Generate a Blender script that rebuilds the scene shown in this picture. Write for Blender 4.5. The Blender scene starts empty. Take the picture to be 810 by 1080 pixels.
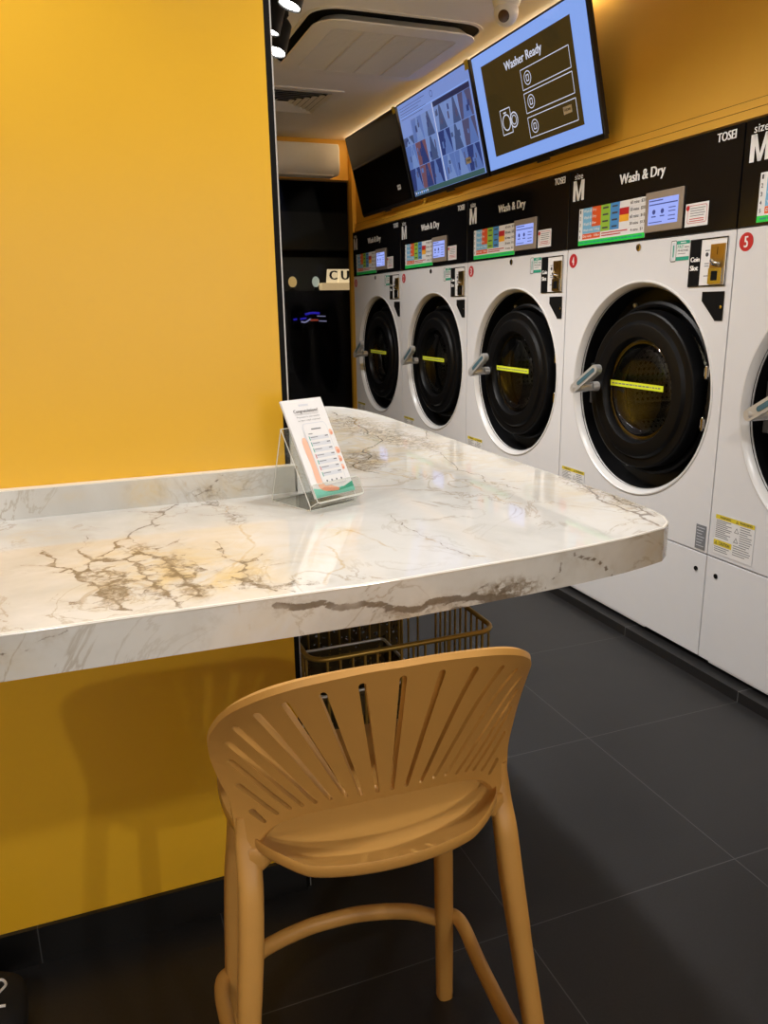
import bpy, bmesh, math, random
import numpy as np
from mathutils import Vector, Matrix
from mathutils.geometry import delaunay_2d_cdt
random.seed(7); rng = np.random.RandomState(3)
COL = bpy.context.scene.collection
PI = math.pi
# ------------------------------------------------------------------ place (metres)
XM = 2.008                      # washer fronts
MW = 0.9485                     # washer pitch
YJ = 2.0672                     # joint between washers 4 and 5
ZT, ZB, ZS, ZF = 1.8553, 1.5417, 0.4481, 0.0537
XK = 1.963                      # kerb face
YW = 1.5274                     # yellow partition face
ZC, ZC0 = 0.9574, 0.8982        # counter top / underside
CEIL = 2.51
YFAR = 5.943

# ------------------------------------------------------------------ materials
def N(nt, t, **kw):
    n = nt.nodes.new(t)
    for k, v in kw.items():
        if k in n.inputs.keys(): n.inputs[k].default_value = v
        else: setattr(n, k, v)
    return n
def mat(name, col, rough=0.5, metal=0.0, spec=0.5, noise=0.0, nscale=40, coat=0.0, bump=0.0, bscale=300, emit=None, estr=1.0):
    m = bpy.data.materials.new(name); m.use_nodes = True; nt = m.node_tree
    b = nt.nodes['Principled BSDF']
    b.inputs['Base Color'].default_value = (*col, 1); b.inputs['Roughness'].default_value = rough
    b.inputs['Metallic'].default_value = metal; b.inputs['Specular IOR Level'].default_value = spec
    if coat: b.inputs['Coat Weight'].default_value = coat; b.inputs['Coat Roughness'].default_value = 0.08
    tc = N(nt, 'ShaderNodeTexCoord')
    if noise:
        n = N(nt, 'ShaderNodeTexNoise', Scale=nscale, Detail=4.0)
        nt.links.new(tc.outputs['Object'], n.inputs['Vector'])
        mr = N(nt, 'ShaderNodeMapRange'); mr.inputs['To Min'].default_value = 1 - noise; mr.inputs['To Max'].default_value = 1 + noise
        nt.links.new(n.outputs['Fac'], mr.inputs['Value'])
        mx = N(nt, 'ShaderNodeVectorMath', operation='SCALE'); mx.inputs[0].default_value = col
        nt.links.new(mr.outputs['Result'], mx.inputs['Scale']); nt.links.new(mx.outputs['Vector'], b.inputs['Base Color'])
    if bump:
        n2 = N(nt, 'ShaderNodeTexNoise', Scale=bscale, Detail=3.0); nt.links.new(tc.outputs['Object'], n2.inputs['Vector'])
        bp = N(nt, 'ShaderNodeBump'); bp.inputs['Strength'].default_value = bump; bp.inputs['Distance'].default_value = 0.002
        nt.links.new(n2.outputs['Fac'], bp.inputs['Height']); nt.links.new(bp.outputs['Normal'], b.inputs['Normal'])
    if emit:
        b.inputs['Emission Color'].default_value = (*emit, 1); b.inputs['Emission Strength'].default_value = estr
    return m
def lin(r, g, b):
    f = lambda c: (c/255/12.92) if c/255 <= .04045 else ((c/255+.055)/1.055)**2.4
    return (f(r), f(g), f(b))
def screen_mat(name, rgb, s):            # lit display behind glossy glass
    return mat(name, (0.01, 0.01, 0.012), rough=0.12, spec=0.5, emit=lin(*rgb), estr=s)

M = {}
M['yellow'] = mat('yellow_laminate', (0.76, 0.43, 0.022), rough=0.27, spec=0.45, noise=0.03, nscale=3)
M['yellow_paint'] = mat('yellow_paint', (0.76, 0.42, 0.04), rough=0.55, noise=0.04, nscale=5)
M['ceil'] = mat('ceiling_paint', (0.86, 0.83, 0.78), rough=0.8, noise=0.03, nscale=4)
M['white'] = mat('white_enamel', (0.735, 0.74, 0.765), rough=0.3, spec=0.4, noise=0.015, nscale=20)
M['bezel'] = mat('white_bezel', (0.74, 0.74, 0.74), rough=0.25)
M['blackpanel'] = mat('black_gloss_panel', (0.006, 0.006, 0.007), rough=0.09, spec=0.32, noise=0.05)
M['black'] = mat('black_plastic', (0.005, 0.005, 0.006), rough=0.4, spec=.3, noise=0.1)
M['doorblack'] = mat('black_satin_plastic', (0.005, 0.005, 0.0055), rough=0.38, spec=.18, noise=0.08, nscale=60)
M['matblack'] = mat('matt_black', (0.005, 0.005, 0.005), rough=0.7, spec=.12, noise=0.1)
M['steel'] = mat('polished_steel', (0.62, 0.61, 0.6), rough=0.18, metal=1.0, noise=0.04)
M['darkchrome'] = mat('dark_chrome', (0.16, 0.16, 0.16), rough=0.15, metal=1.0, noise=0.04)
M['satin'] = mat('satin_silver', (0.62, 0.62, 0.62), rough=0.35, metal=0.45, noise=0.04)
M['brass'] = mat('brass_plate', (0.52, 0.36, 0.13), rough=0.28, metal=1.0, noise=0.06)
M['gold'] = mat('gold_wire_paint', (0.42, 0.27, 0.06), rough=0.38, metal=0.7, noise=0.08)
M['text'] = mat('white_lettering', (0.85, 0.85, 0.85), rough=0.5)
M['dtext'] = mat('dark_lettering', (0.05, 0.05, 0.06), rough=0.6)
M['paper'] = mat('white_label_film', (0.82, 0.82, 0.83), rough=0.4, noise=0.02)
M['cyan'] = mat('sky_blue_print', lin(120, 185, 225), rough=0.4)
M['orange'] = mat('orange_print', lin(228, 92, 40), rough=0.4)
M['lime'] = mat('lime_print', lin(150, 195, 65), rough=0.4)
M['blue'] = mat('blue_print', lin(75, 145, 210), rough=0.4)
M['red'] = mat('red_print', lin(190, 35, 40), rough=0.4)
M['amber'] = mat('amber_print', lin(245, 180, 50), rough=0.4)
M['green'] = mat('green_print', lin(40, 215, 80), rough=0.4)
M['teal'] = mat('teal_print', lin(40, 160, 135), rough=0.4)
M['aqua'] = mat('aqua_print', lin(120, 205, 190), rough=0.4)
M['skin'] = mat('skin_tone_print', lin(238, 190, 165), rough=0.4)
M['skin2'] = mat('skin_shade_print', lin(222, 150, 125), rough=0.4)
M['warn'] = mat('warning_yellow_print', lin(225, 205, 60), rough=0.4)
M['lgrey'] = mat('pale_grey_print', lin(214, 218, 226), rough=0.4)
M['mgrey'] = mat('grey_print', lin(120, 124, 130), rough=0.5)
M['tape'] = mat('fluorescent_yellow_tape', lin(222, 235, 50), rough=0.45, noise=0.03)
M['inlay'] = mat('teal_grey_inlay', lin(70, 105, 120), rough=0.3)
M['tanframe'] = mat('champagne_frame', lin(165, 152, 138), rough=0.35, metal=0.3)
M['screen_small'] = screen_mat('small_display_glow', (150, 165, 235), 1.0)
M['screen_line'] = screen_mat('small_display_ink', (60, 70, 130), 0.9)
M['rubber'] = mat('grey_gasket', (0.03, 0.03, 0.032), rough=0.5)
M['acwhite'] = mat('air_unit_white', (0.82, 0.79, 0.73), rough=0.45, noise=0.02)
M['grille'] = mat('air_unit_grille', (0.74, 0.71, 0.65), rough=0.5)
M['lens'] = mat('lamp_lens', (1, 1, 1), rough=0.3, emit=(1.0, 0.97, 0.92), estr=25)
M['rearfill'] = mat('rear_fill_glow', (.8, .8, .8), rough=.5, emit=(1.0, .93, .80), estr=1.2)  # glow of the made-up fill panel on the rear wall
M['led'] = mat('warm_led_strip', (1, .9, .7), rough=.5, emit=(1.0, .80, .50), estr=9)
M['chair'] = mat('ochre_moulded_plastic', (0.49, 0.255, 0.062), rough=0.42, spec=0.4, noise=0.03, nscale=30, bump=0.06, bscale=900)
M['alu'] = mat('brushed_aluminium', (0.6, 0.6, 0.6), rough=0.4, metal=0.9, noise=0.05)
M['tv'] = mat('television_bezel', (0.012, 0.012, 0.014), rough=0.3, noise=0.05)
M['tvoff'] = mat('dark_screen_glass', (0.004, 0.004, 0.005), rough=0.07, spec=0.5)
M['tvglow'] = screen_mat('screen_pale_blue', (128, 160, 228), 0.95)
M['tvreflect'] = mat('screen_brown_reflection', (.006, .005, .004), rough=0.07, emit=lin(58, 46, 22), estr=.9)  # brown glow stands in for the yellow wall reflected in the glass
M['tvwhite'] = screen_mat('screen_white_ink', (205, 208, 222), 0.9)
M['tvbrow'] = screen_mat('screen_page_blue', (118, 142, 205), 0.85)
M['tvbar'] = screen_mat('screen_task_bar', (62, 92, 92), 0.8)
M['tvdark'] = screen_mat('screen_navy', (34, 40, 74), 0.9)
M['fabric'] = mat('black_woven_fabric', (0.005, 0.005, 0.0055), rough=0.85, noise=0.2, nscale=200, bump=0.3, bscale=500)
M['outdark'] = mat('night_dark_wall', (0.012, 0.012, 0.013), rough=0.8, noise=0.1, nscale=3)
M['outgrey'] = mat('dim_grey_wall', (0.05, 0.05, 0.045), rough=0.8, noise=0.1, nscale=3)
M['outglow'] = mat('lit_sign_face', (0.8, 0.75, 0.6), rough=0.5, emit=lin(255, 228, 180), estr=0.75)
M['outglow2'] = mat('lit_lightbox_face', (0.8, 0.7, 0.5), rough=0.5, emit=lin(240, 205, 150), estr=0.6)
M['globe'] = mat('warm_lamp_globe', (0.8, 0.6, 0.3), rough=0.4, emit=lin(235, 195, 120), estr=0.55)
M['globe2'] = mat('cool_lamp_globe', (0.8, 0.8, 0.75), rough=0.4, emit=lin(205, 215, 195), estr=0.55)
M['neonb'] = mat('blue_neon', (0.1, 0.1, 0.6), emit=lin(40, 30, 190), estr=0.7)
M['neonw'] = mat('white_neon', (0.6, 0.6, 0.8), emit=lin(150, 150, 190), estr=0.7)
M['neonr'] = mat('red_neon', (0.6, 0.2, 0.1), emit=lin(150, 60, 40), estr=0.7)

def tile_mat(name, col, gx, gy, size, grout, rough, vert=None):
    m = bpy.data.materials.new(name); m.use_nodes = True; nt = m.node_tree; b = nt.nodes['Principled BSDF']
    g = N(nt, 'ShaderNodeNewGeometry'); s = N(nt, 'ShaderNodeSeparateXYZ'); nt.links.new(g.outputs['Position'], s.inputs[0])
    def dist(axis, off):
        a = N(nt, 'ShaderNodeMath', operation='SUBTRACT'); nt.links.new(s.outputs[axis], a.inputs[0]); a.inputs[1].default_value = off - size/2
        w = N(nt, 'ShaderNodeMath', operation='FLOORED_MODULO'); nt.links.new(a.outputs[0], w.inputs[0]); w.inputs[1].default_value = size
        c = N(nt, 'ShaderNodeMath', operation='SUBTRACT'); nt.links.new(w.outputs[0], c.inputs[0]); c.inputs[1].default_value = size/2
        d = N(nt, 'ShaderNodeMath', operation='ABSOLUTE'); nt.links.new(c.outputs[0], d.inputs[0]); return d
    ds = []
    if gx is not None: ds.append(dist('X', gx))
    if gy is not None: ds.append(dist('Y', gy))
    d = ds[0]
    if len(ds) > 1:
        mn = N(nt, 'ShaderNodeMath', operation='MINIMUM'); nt.links.new(ds[0].outputs[0], mn.inputs[0]); nt.links.new(ds[1].outputs[0], mn.inputs[1]); d = mn
    lt = N(nt, 'ShaderNodeMath', operation='LESS_THAN'); nt.links.new(d.outputs[0], lt.inputs[0]); lt.inputs[1].default_value = 0.0012
    n = N(nt, 'ShaderNodeTexNoise', Scale=2.5, Detail=6.0, Roughness=0.65); nt.links.new(g.outputs['Position'], n.inputs['Vector'])
    n2 = N(nt, 'ShaderNodeTexNoise', Scale=160.0, Detail=3.0); nt.links.new(g.outputs['Position'], n2.inputs['Vector'])
    ad = N(nt, 'ShaderNodeMath', operation='ADD'); nt.links.new(n.outputs['Fac'], ad.inputs[0]); nt.links.new(n2.outputs['Fac'], ad.inputs[1])
    mr = N(nt, 'ShaderNodeMapRange'); mr.inputs['From Min'].default_value = 0.6; mr.inputs['From Max'].default_value = 1.4
    mr.inputs['To Min'].default_value = 0.75; mr.inputs['To Max'].default_value = 1.25; nt.links.new(ad.outputs[0], mr.inputs['Value'])
    sc = N(nt, 'ShaderNodeVectorMath', operation='SCALE'); sc.inputs[0].default_value = col; nt.links.new(mr.outputs[0], sc.inputs['Scale'])
    mx = N(nt, 'ShaderNodeMix', data_type='RGBA'); nt.links.new(lt.outputs[0], mx.inputs['Factor'])
    nt.links.new(sc.outputs[0], mx.inputs['A']); mx.inputs['B'].default_value = (*grout, 1); nt.links.new(mx.outputs['Result'], b.inputs['Base Color'])
    rr = N(nt, 'ShaderNodeMapRange'); rr.inputs['To Min'].default_value = rough - .08; rr.inputs['To Max'].default_value = rough + .1
    nt.links.new(n.outputs['Fac'], rr.inputs['Value']); nt.links.new(rr.outputs[0], b.inputs['Roughness'])
    bp = N(nt, 'ShaderNodeBump'); bp.inputs['Strength'].default_value = 0.08; bp.inputs['Distance'].default_value = 0.002
    nt.links.new(n2.outputs['Fac'], bp.inputs['Height']); nt.links.new(bp.outputs['Normal'], b.inputs['Normal'])
    return m
M['floor'] = tile_mat('charcoal_floor_tile', (0.0125, 0.012, 0.0127), 1.3647, 1.8245, 0.6, (0.075, 0.075, 0.075), 0.42)
M['kerb'] = tile_mat('charcoal_kerb_tile', (0.012, 0.0115, 0.012), None, 1.8245, 0.6, (0.15, 0.15, 0.15), 0.4)
M['skirt'] = tile_mat('black_skirting_tile', (0.0045, 0.0042, 0.0042), -0.206, None, 0.6, (0.05, 0.05, 0.05), 0.4)

def glass_mat(name, tint, refl=0.045, rough=0.02, gr=.9):
    m = bpy.data.materials.new(name); m.use_nodes = True; nt = m.node_tree; nt.nodes.clear()
    o = N(nt, 'ShaderNodeOutputMaterial'); t = N(nt, 'ShaderNodeBsdfTransparent', Color=(*tint, 1)); g = N(nt, 'ShaderNodeBsdfGlossy', Roughness=rough)
    lw = N(nt, 'ShaderNodeLayerWeight', Blend=0.5); mx = N(nt, 'ShaderNodeMixShader')
    pw = N(nt, 'ShaderNodeMath', operation='POWER'); nt.links.new(lw.outputs['Facing'], pw.inputs[0]); pw.inputs[1].default_value = 5.0
    f = N(nt, 'ShaderNodeMath', operation='MULTIPLY_ADD'); nt.links.new(pw.outputs[0], f.inputs[0]); f.inputs[1].default_value = gr; f.inputs[2].default_value = refl
    mr = N(nt, 'ShaderNodeMath', operation='ADD'); nt.links.new(f.outputs[0], mr.inputs[0]); mr.inputs[1].default_value = 0; mr.use_clamp = True
    nt.links.new(mr.outputs[0], mx.inputs[0]); nt.links.new(t.outputs[0], mx.inputs[1]); nt.links.new(g.outputs[0], mx.inputs[2]); nt.links.new(mx.outputs[0], o.inputs[0])
    return m
M['doorglass'] = glass_mat('door_glass', (0.9, 0.88, 0.84), 0.06)
M['window'] = glass_mat('window_glass', (0.85, 0.85, 0.85), 0.006, gr=.25)
M['acrylic'] = glass_mat('clear_acrylic', (0.95, 0.96, 0.95), 0.05)
M['acryedge'] = mat('acrylic_edge', (0.75, 0.76, 0.72), rough=0.2, spec=0.8)

def perf_mat():                                        # perforated drum steel, holes by UV (u,v in metres)
    m = bpy.data.materials.new('perforated_drum_steel'); m.use_nodes = True; nt = m.node_tree; b = nt.nodes['Principled BSDF']
    b.inputs['Metallic'].default_value = 1; b.inputs['Roughness'].default_value = 0.25
    uv = N(nt, 'ShaderNodeUVMap'); s = N(nt, 'ShaderNodeVectorMath', operation='SCALE'); s.inputs['Scale'].default_value = 1/0.026
    nt.links.new(uv.outputs[0], s.inputs[0]); fr = N(nt, 'ShaderNodeVectorMath', operation='FRACTION'); nt.links.new(s.outputs[0], fr.inputs[0])
    su = N(nt, 'ShaderNodeVectorMath', operation='SUBTRACT'); nt.links.new(fr.outputs[0], su.inputs[0]); su.inputs[1].default_value = (.5, .5, 0)
    ln = N(nt, 'ShaderNodeVectorMath', operation='LENGTH'); nt.links.new(su.outputs[0], ln.inputs[0])
    lt = N(nt, 'ShaderNodeMath', operation='LESS_THAN'); nt.links.new(ln.outputs['Value'], lt.inputs[0]); lt.inputs[1].default_value = 0.23
    mx = N(nt, 'ShaderNodeMix', data_type='RGBA'); nt.links.new(lt.outputs[0], mx.inputs['Factor']); mx.inputs['A'].default_value = (.55, .54, .5, 1); mx.inputs['B'].default_value = (.02, .02, .02, 1)
    nt.links.new(mx.outputs['Result'], b.inputs['Base Color']); return m
M['drum'] = perf_mat()
def mesh_screen_mat():                                 # fine woven wire: holes by object coordinates
    m = bpy.data.materials.new('fine_wire_mesh'); m.use_nodes = True; nt = m.node_tree; b = nt.nodes['Principled BSDF']
    b.inputs['Base Color'].default_value = (.12, .09, .04, 1); b.inputs['Metallic'].default_value = .6; b.inputs['Roughness'].default_value = .4
    uv = N(nt, 'ShaderNodeUVMap'); s = N(nt, 'ShaderNodeVectorMath', operation='SCALE'); s.inputs['Scale'].default_value = 1/0.012
    nt.links.new(uv.outputs[0], s.inputs[0]); v = N(nt, 'ShaderNodeTexVoronoi', Scale=1.0); nt.links.new(s.outputs[0], v.inputs['Vector'])
    lt = N(nt, 'ShaderNodeMath', operation='GREATER_THAN'); nt.links.new(v.outputs['Distance'], lt.inputs[0]); lt.inputs[1].default_value = 0.36
    nt.links.new(lt.outputs[0], b.inputs['Alpha']); return m
M['wiremesh'] = mesh_screen_mat()

def marble_mat(name, tint=(0.66, 0.655, 0.63)):
    m = bpy.data.materials.new(name); m.use_nodes = True; nt = m.node_tree; L = nt.links.new; b = nt.nodes['Principled BSDF']
    b.inputs['Roughness'].default_value = 0.04; b.inputs['Specular IOR Level'].default_value = 0.75
    tc = N(nt, 'ShaderNodeNewGeometry').outputs['Position']
    def noise(scale, detail=5.0, rough=0.6, dist=0.0):
        n = N(nt, 'ShaderNodeTexNoise', Scale=scale, Detail=detail, Roughness=rough, Distortion=dist); L(tc, n.inputs['Vector']); return n.outputs['Fac']
    def math_(op, a, bb=None, clamp=False):
        n = N(nt, 'ShaderNodeMath', operation=op); n.use_clamp = clamp
        for i, x in enumerate((a, bb)):
            if x is None: continue
            if isinstance(x, (int, float)): n.inputs[i].default_value = x
            else: L(x, n.inputs[i])
        return n.outputs[0]
    def rng_(v, a, c, t0=0.0, t1=1.0, smooth=True):
        n = N(nt, 'ShaderNodeMapRange'); n.interpolation_type = 'SMOOTHSTEP' if smooth else 'LINEAR'
        L(v, n.inputs['Value'])
        for k, x in zip(('From Min', 'From Max', 'To Min', 'To Max'), (a, c, t0, t1)): n.inputs[k].default_value = x
        return n.outputs[0]
    def mix(f, a, c):
        n = N(nt, 'ShaderNodeMix', data_type='RGBA'); L(f, n.inputs['Factor'])
        for k, x in (('A', a), ('B', c)):
            if isinstance(x, tuple): n.inputs[k].default_value = (*x, 1)
            else: L(x, n.inputs[k])
        return n.outputs['Result']
    def attr(nm):
        return N(nt, 'ShaderNodeAttribute', attribute_name=nm).outputs['Fac']
    base = mix(rng_(noise(3.0, 6.0, .6, .6), .35, .7), tint, tuple(x*y for x, y in zip(tint, (.78, .775, .76))))
    # faint thin veins everywhere
    fv = math_('ABSOLUTE', math_('SUBTRACT', noise(4.5, 6.0, .62, 1.4), .5))
    fm = math_('MULTIPLY', rng_(fv, 0.0, .022, 1.0, 0.0), rng_(noise(2.2, 2.0), .42, .62))
    base = mix(math_('MULTIPLY', fm, .75), base, (.40, .35, .28))
    # warm stains
    gd = attr('stain')
    gs = math_('MULTIPLY', gd, rng_(noise(14.0, 5.0, .65, .8), .32, .68))
    base = mix(math_('MULTIPLY', gs, .85), base, (.62, .47, .22))
    # gold veins
    wob = math_('MULTIPLY', math_('SUBTRACT', noise(90.0, 4.0, .7), .5), .006)
    gv = rng_(math_('ADD', attr('gold'), wob), .0004, .0036, 1.0, 0.0)
    base = mix(math_('MULTIPLY', math_('MULTIPLY', gv, .5), rng_(noise(12.0, 3.0), .35, .6)), base, (.50, .35, .15))
    # crackle inside clusters
    vo = N(nt, 'ShaderNodeTexVoronoi', feature='DISTANCE_TO_EDGE', Scale=34.0)
    wv = N(nt, 'ShaderNodeTexNoise', Scale=22.0, Detail=5.0); L(tc, wv.inputs['Vector'])
    w2 = N(nt, 'ShaderNodeVectorMath', operation='SCALE'); L(wv.outputs['Color'], w2.inputs[0]); w2.inputs['Scale'].default_value = .09
    w3 = N(nt, 'ShaderNodeVectorMath', operation='ADD'); L(w2.outputs[0], w3.inputs[0]); L(tc, w3.inputs[1]); L(w3.outputs[0], vo.inputs['Vector'])
    cl = attr('cluster')
    ck = math_('MULTIPLY', math_('MULTIPLY', rng_(vo.outputs['Distance'], 0.0, .13, 1.0, 0.0), rng_(noise(38.0, 3.0), .30, .5)), rng_(cl, .08, .6))
    ck2 = math_('MULTIPLY', rng_(noise(34.0, 9.0, .80, 1.2), .46, .56), rng_(cl, .15, .8))
    base = mix(math_('MULTIPLY', ck, .8), base, (.24, .19, .13))
    base = mix(math_('MULTIPLY', ck2, .7), base, (.25, .205, .15))
    # main grey veins
    wob2 = math_('MULTIPLY', math_('SUBTRACT', noise(70.0, 5.0, .75), .5), .008)
    d = math_('ADD', attr('vein'), wob2)
    halo = rng_(d, .0, .022, 1.0, 0.0)
    base = mix(math_('MULTIPLY', math_('MULTIPLY', halo, rng_(noise(50.0, 4.0), .4, .7)), .35), base, (.40, .33, .24))
    mv = math_('MULTIPLY', rng_(d, .0, .0022, 1.0, 0.0), rng_(noise(18.0, 2.0), .25, .5, .5, 1.0))
    base = mix(math_('MULTIPLY', mv, .88), base, (.15, .115, .08))
    L(base, b.inputs['Base Color'])
    return m
M['marble'] = marble_mat('calacatta_gold_marble')
M['marbleedge'] = mat('marble_lit_arris', (0.78, 0.75, 0.68), rough=0.15)  # paler than the slab: light catching the edge is put into the colour

# ------------------------------------------------------------------ mesh helpers
class MB:
    def __init__(self): self.v = []; self.f = []; self.mi = []; self.mats = []; self.uv = None
    def midx(self, m):
        if m not in self.mats: self.mats.append(m)
        return self.mats.index(m)
    def add(self, vs, fs, m):
        k = len(self.v); i = self.midx(m)
        self.v += [tuple(p) for p in vs]; self.f += [tuple(a + k for a in f) for f in fs]; self.mi += [i]*len(fs)
    def box(self, x0, x1, y0, y1, z0, z1, m):
        v = [(x, y, z) for x in (x0, x1) for y in (y0, y1) for z in (z0, z1)]
        self.add(v, [(0, 1, 3, 2), (4, 6, 7, 5), (0, 4, 5, 1), (2, 3, 7, 6), (0, 2, 6, 4), (1, 5, 7, 3)], m)
    def prism(self, poly, fn, a, b, m):          # poly in 2D, fn(p, q, t) -> 3D, thickness a..b
        n = len(poly)
        self.add([fn(p[0], p[1], a) for p in poly] + [fn(p[0], p[1], b) for p in poly],
                 [tuple(range(n)), tuple(range(2*n-1, n-1, -1))] + [(i, (i+1) % n, n+(i+1) % n, n+i) for i in range(n)], m)
    def tube(self, path, r, m, seg=10, closed=False, caps=True, flat=1.0):
        P = [Vector(p) for p in path]; n = len(P); rs = r if isinstance(r, (list, tuple)) else [r]*n
        vs = []; up = None
        for i in range(n):
            if closed: t = (P[(i+1) % n] - P[i-1])
            else: t = P[min(i+1, n-1)] - P[max(i-1, 0)]
            t.normalize()
            if up is None:
                up = Vector((0, 0, 1)) if abs(t.z) < .9 else Vector((0, 1, 0))
            a = t.cross(up).normalized(); up = a.cross(t).normalized()
            for k in range(seg):
                c = 2*PI*k/seg; vs.append(P[i] + a*math.cos(c)*rs[i] + up*math.sin(c)*rs[i]*flat)
        fs = []
        for i in range(n if closed else n-1):
            for k in range(seg):
                fs.append((i*seg+k, i*seg+(k+1) % seg, ((i+1) % n)*seg+(k+1) % seg, ((i+1) % n)*seg+k))
        if not closed and caps: fs += [tuple(range(seg))[::-1], tuple((n-1)*seg+k for k in range(seg))]
        self.add(vs, fs, m)
    def lathe(self, prof, fn, m, seg=48, close=False):    # prof [(r,a)], fn(r*cos, r*sin, a) -> 3D
        vs = []; n = len(prof)
        for r, a in prof:
            for k in range(seg): vs.append(fn(r*math.cos(2*PI*k/seg), r*math.sin(2*PI*k/seg), a))
        fs = []
        for i in range(n if close else n-1):
            for k in range(seg): fs.append((i*seg+k, i*seg+(k+1) % seg, ((i+1) % n)*seg+(k+1) % seg, ((i+1) % n)*seg+k))
        self.add(vs, fs, m)
    def disc(self, r, fn, a, m, seg=32):
        self.add([fn(r*math.cos(2*PI*k/seg), r*math.sin(2*PI*k/seg), a) for k in range(seg)], [tuple(range(seg))], m)
    def build(self, name, parent=None, smooth=35, bevel=0.0, bseg=2, fix=True, uvs=None):
        me = bpy.data.meshes.new(name); me.from_pydata(self.v, [], self.f)
        for m in self.mats: me.materials.append(m)
        me.polygons.foreach_set('material_index', self.mi)
        if uvs is not None:
            ul = me.uv_layers.new(name='UVMap')
            for lp in me.loops: ul.data[lp.index].uv = uvs[lp.vertex_index]
        if fix:
            b = bmesh.new(); b.from_mesh(me); bmesh.ops.recalc_face_normals(b, faces=b.faces); b.to_mesh(me); b.free()
        if smooth:
            me.polygons.foreach_set('use_smooth', [True]*len(me.polygons)); me.set_sharp_from_angle(angle=math.radians(smooth))
        o = bpy.data.objects.new(name, me); COL.objects.link(o)
        if parent: o.parent = parent
        if bevel:
            md = o.modifiers.new('Bevel', 'BEVEL'); md.width = bevel; md.segments = bseg; md.limit_method = 'ANGLE'; md.angle_limit = math.radians(40)
        return o
def tag(o, label=None, cat=None, group=None, kind=None):
    if label: o['label'] = label
    if cat: o['category'] = cat
    if group: o['group'] = group
    if kind: o['kind'] = kind
    return o
def thing(name, label, cat, loc=(0, 0, 0), rotz=0, group=None):
    o = bpy.data.objects.new(name, None); COL.objects.link(o); o.location = loc; o.rotation_euler = (0, 0, rotz); o.empty_display_size = .1
    return tag(o, label, cat, group)
def struct(name, mb, **kw):
    return tag(mb.build(name, **kw), kind='structure')
def copy_tree(o, parent=None, skip=()):
    c = o.copy(); COL.objects.link(c); c.parent = parent
    if o.data and o.type == 'MESH': c.data = o.data
    for ch in list(o.children):
        if ch.name.split('.')[0] in skip: continue
        copy_tree(ch, c, skip)
    return c
_tc = {}
def text2d(s, bold=0.0, space=1.0):
    k = (s, bold, space)
    if k in _tc: return _tc[k]
    cu = bpy.data.curves.new('lettering', 'FONT'); cu.body = s; cu.offset = bold; cu.space_character = space; cu.resolution_u = 3
    o = bpy.data.objects.new('lettering', cu); COL.objects.link(o); bpy.context.view_layer.update()
    me = bpy.data.meshes.new_from_object(o.evaluated_get(bpy.context.evaluated_depsgraph_get()))
    v = np.array([tuple(x.co)[:2] for x in me.vertices]); f = [tuple(p.vertices) for p in me.polygons]
    bpy.data.objects.remove(o); bpy.data.curves.remove(cu); bpy.data.meshes.remove(me)
    v = (v - v.min(0)); w = v.max(0); _tc[k] = (v/w, f, w[0]/w[1]); return _tc[k]
def put_text(mb, s, x0, x1, y0, y1, fn, d, m, bold=0.0, space=1.0):
    v, f, _ = text2d(s, bold, space)
    mb.add([fn(x0+p[0]*(x1-x0), y0+p[1]*(y1-y0), d) for p in v], f, m)
def fat_text(mb, s, x0, x1, y0, y1, fn, d, m, fat):        # heavier weight: shifted copies
    for k in range(4): put_text(mb, s, x0+fat*k/3, x1-fat+fat*k/3, y0, y1, fn, d+.00003*k, m)
def letter_m(mb, x0, x1, y0, y1, fn, d, m):
    w, h_ = x1-x0, y1-y0; s = .235
    for P in ([(0, 0), (s, 0), (s, 1), (0, 1)], [(1-s, 0), (1, 0), (1, 1), (1-s, 1)], [(s*.45, 1), (s*1.22, 1), (.5+s*.36, 0), (.5-s*.36, 0)], [(1-s*1.22, 1), (1-s*.45, 1), (.5+s*.36, 0), (.5-s*.36, 0)]):
        mb.add([fn(x0+p*w, y0+q*h_, d) for p, q in P], [(0, 1, 2, 3)], m)
def rect(mb, x0, x1, y0, y1, fn, d, m): mb.add([fn(x0, y0, d), fn(x1, y0, d), fn(x1, y1, d), fn(x0, y1, d)], [(0, 1, 2, 3)], m)
def slab(mb, x0, x1, y0, y1, fn, d0, d1, m): mb.prism([(x0, y0), (x1, y0), (x1, y1), (x0, y1)], fn, d0, d1, m)
def outline(mb, pts, w, fn, d, m, closed=True):  # stroked 2D polyline of quads
    n = len(pts)
    for i in range(n if closed else n-1):
        a = Vector(pts[i]); b = Vector(pts[(i+1) % n]); t = (b-a).normalized()*w/2; nn = Vector((-t.y, t.x))
        q = [a-t+nn, b+t+nn, b+t-nn, a-t-nn]; mb.add([fn(p.x, p.y, d) for p in q], [(0, 1, 2, 3)], m)
def ring2d(cx, cy, r, n=24, ry=None): return [(cx+r*math.cos(2*PI*k/n), cy+(ry or r)*math.sin(2*PI*k/n)) for k in range(n)]
def rrect(x0, x1, y0, y1, r, n=6):
    o = []
    for cx, cy, a in ((x1-r, y1-r, 0), (x0+r, y1-r, 90), (x0+r, y0+r, 180), (x1-r, y0+r, 270)):
        for k in range(n+1):
            t = math.radians(a + 90*k/n); o.append((cx+r*math.cos(t), cy+r*math.sin(t)))
    return o
def inside(poly, P):
    P = np.asarray(P); x, y = P[:, 0], P[:, 1]; r = np.zeros(len(P), bool); n = len(poly); j = n-1
    for i in range(n):
        xi, yi = poly[i]; xj, yj = poly[j]
        if yi != yj: r ^= ((yi > y) != (yj > y)) & (x < (xj-xi)*(y-yi)/(yj-yi)+xi)
        j = i
    return r
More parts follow.
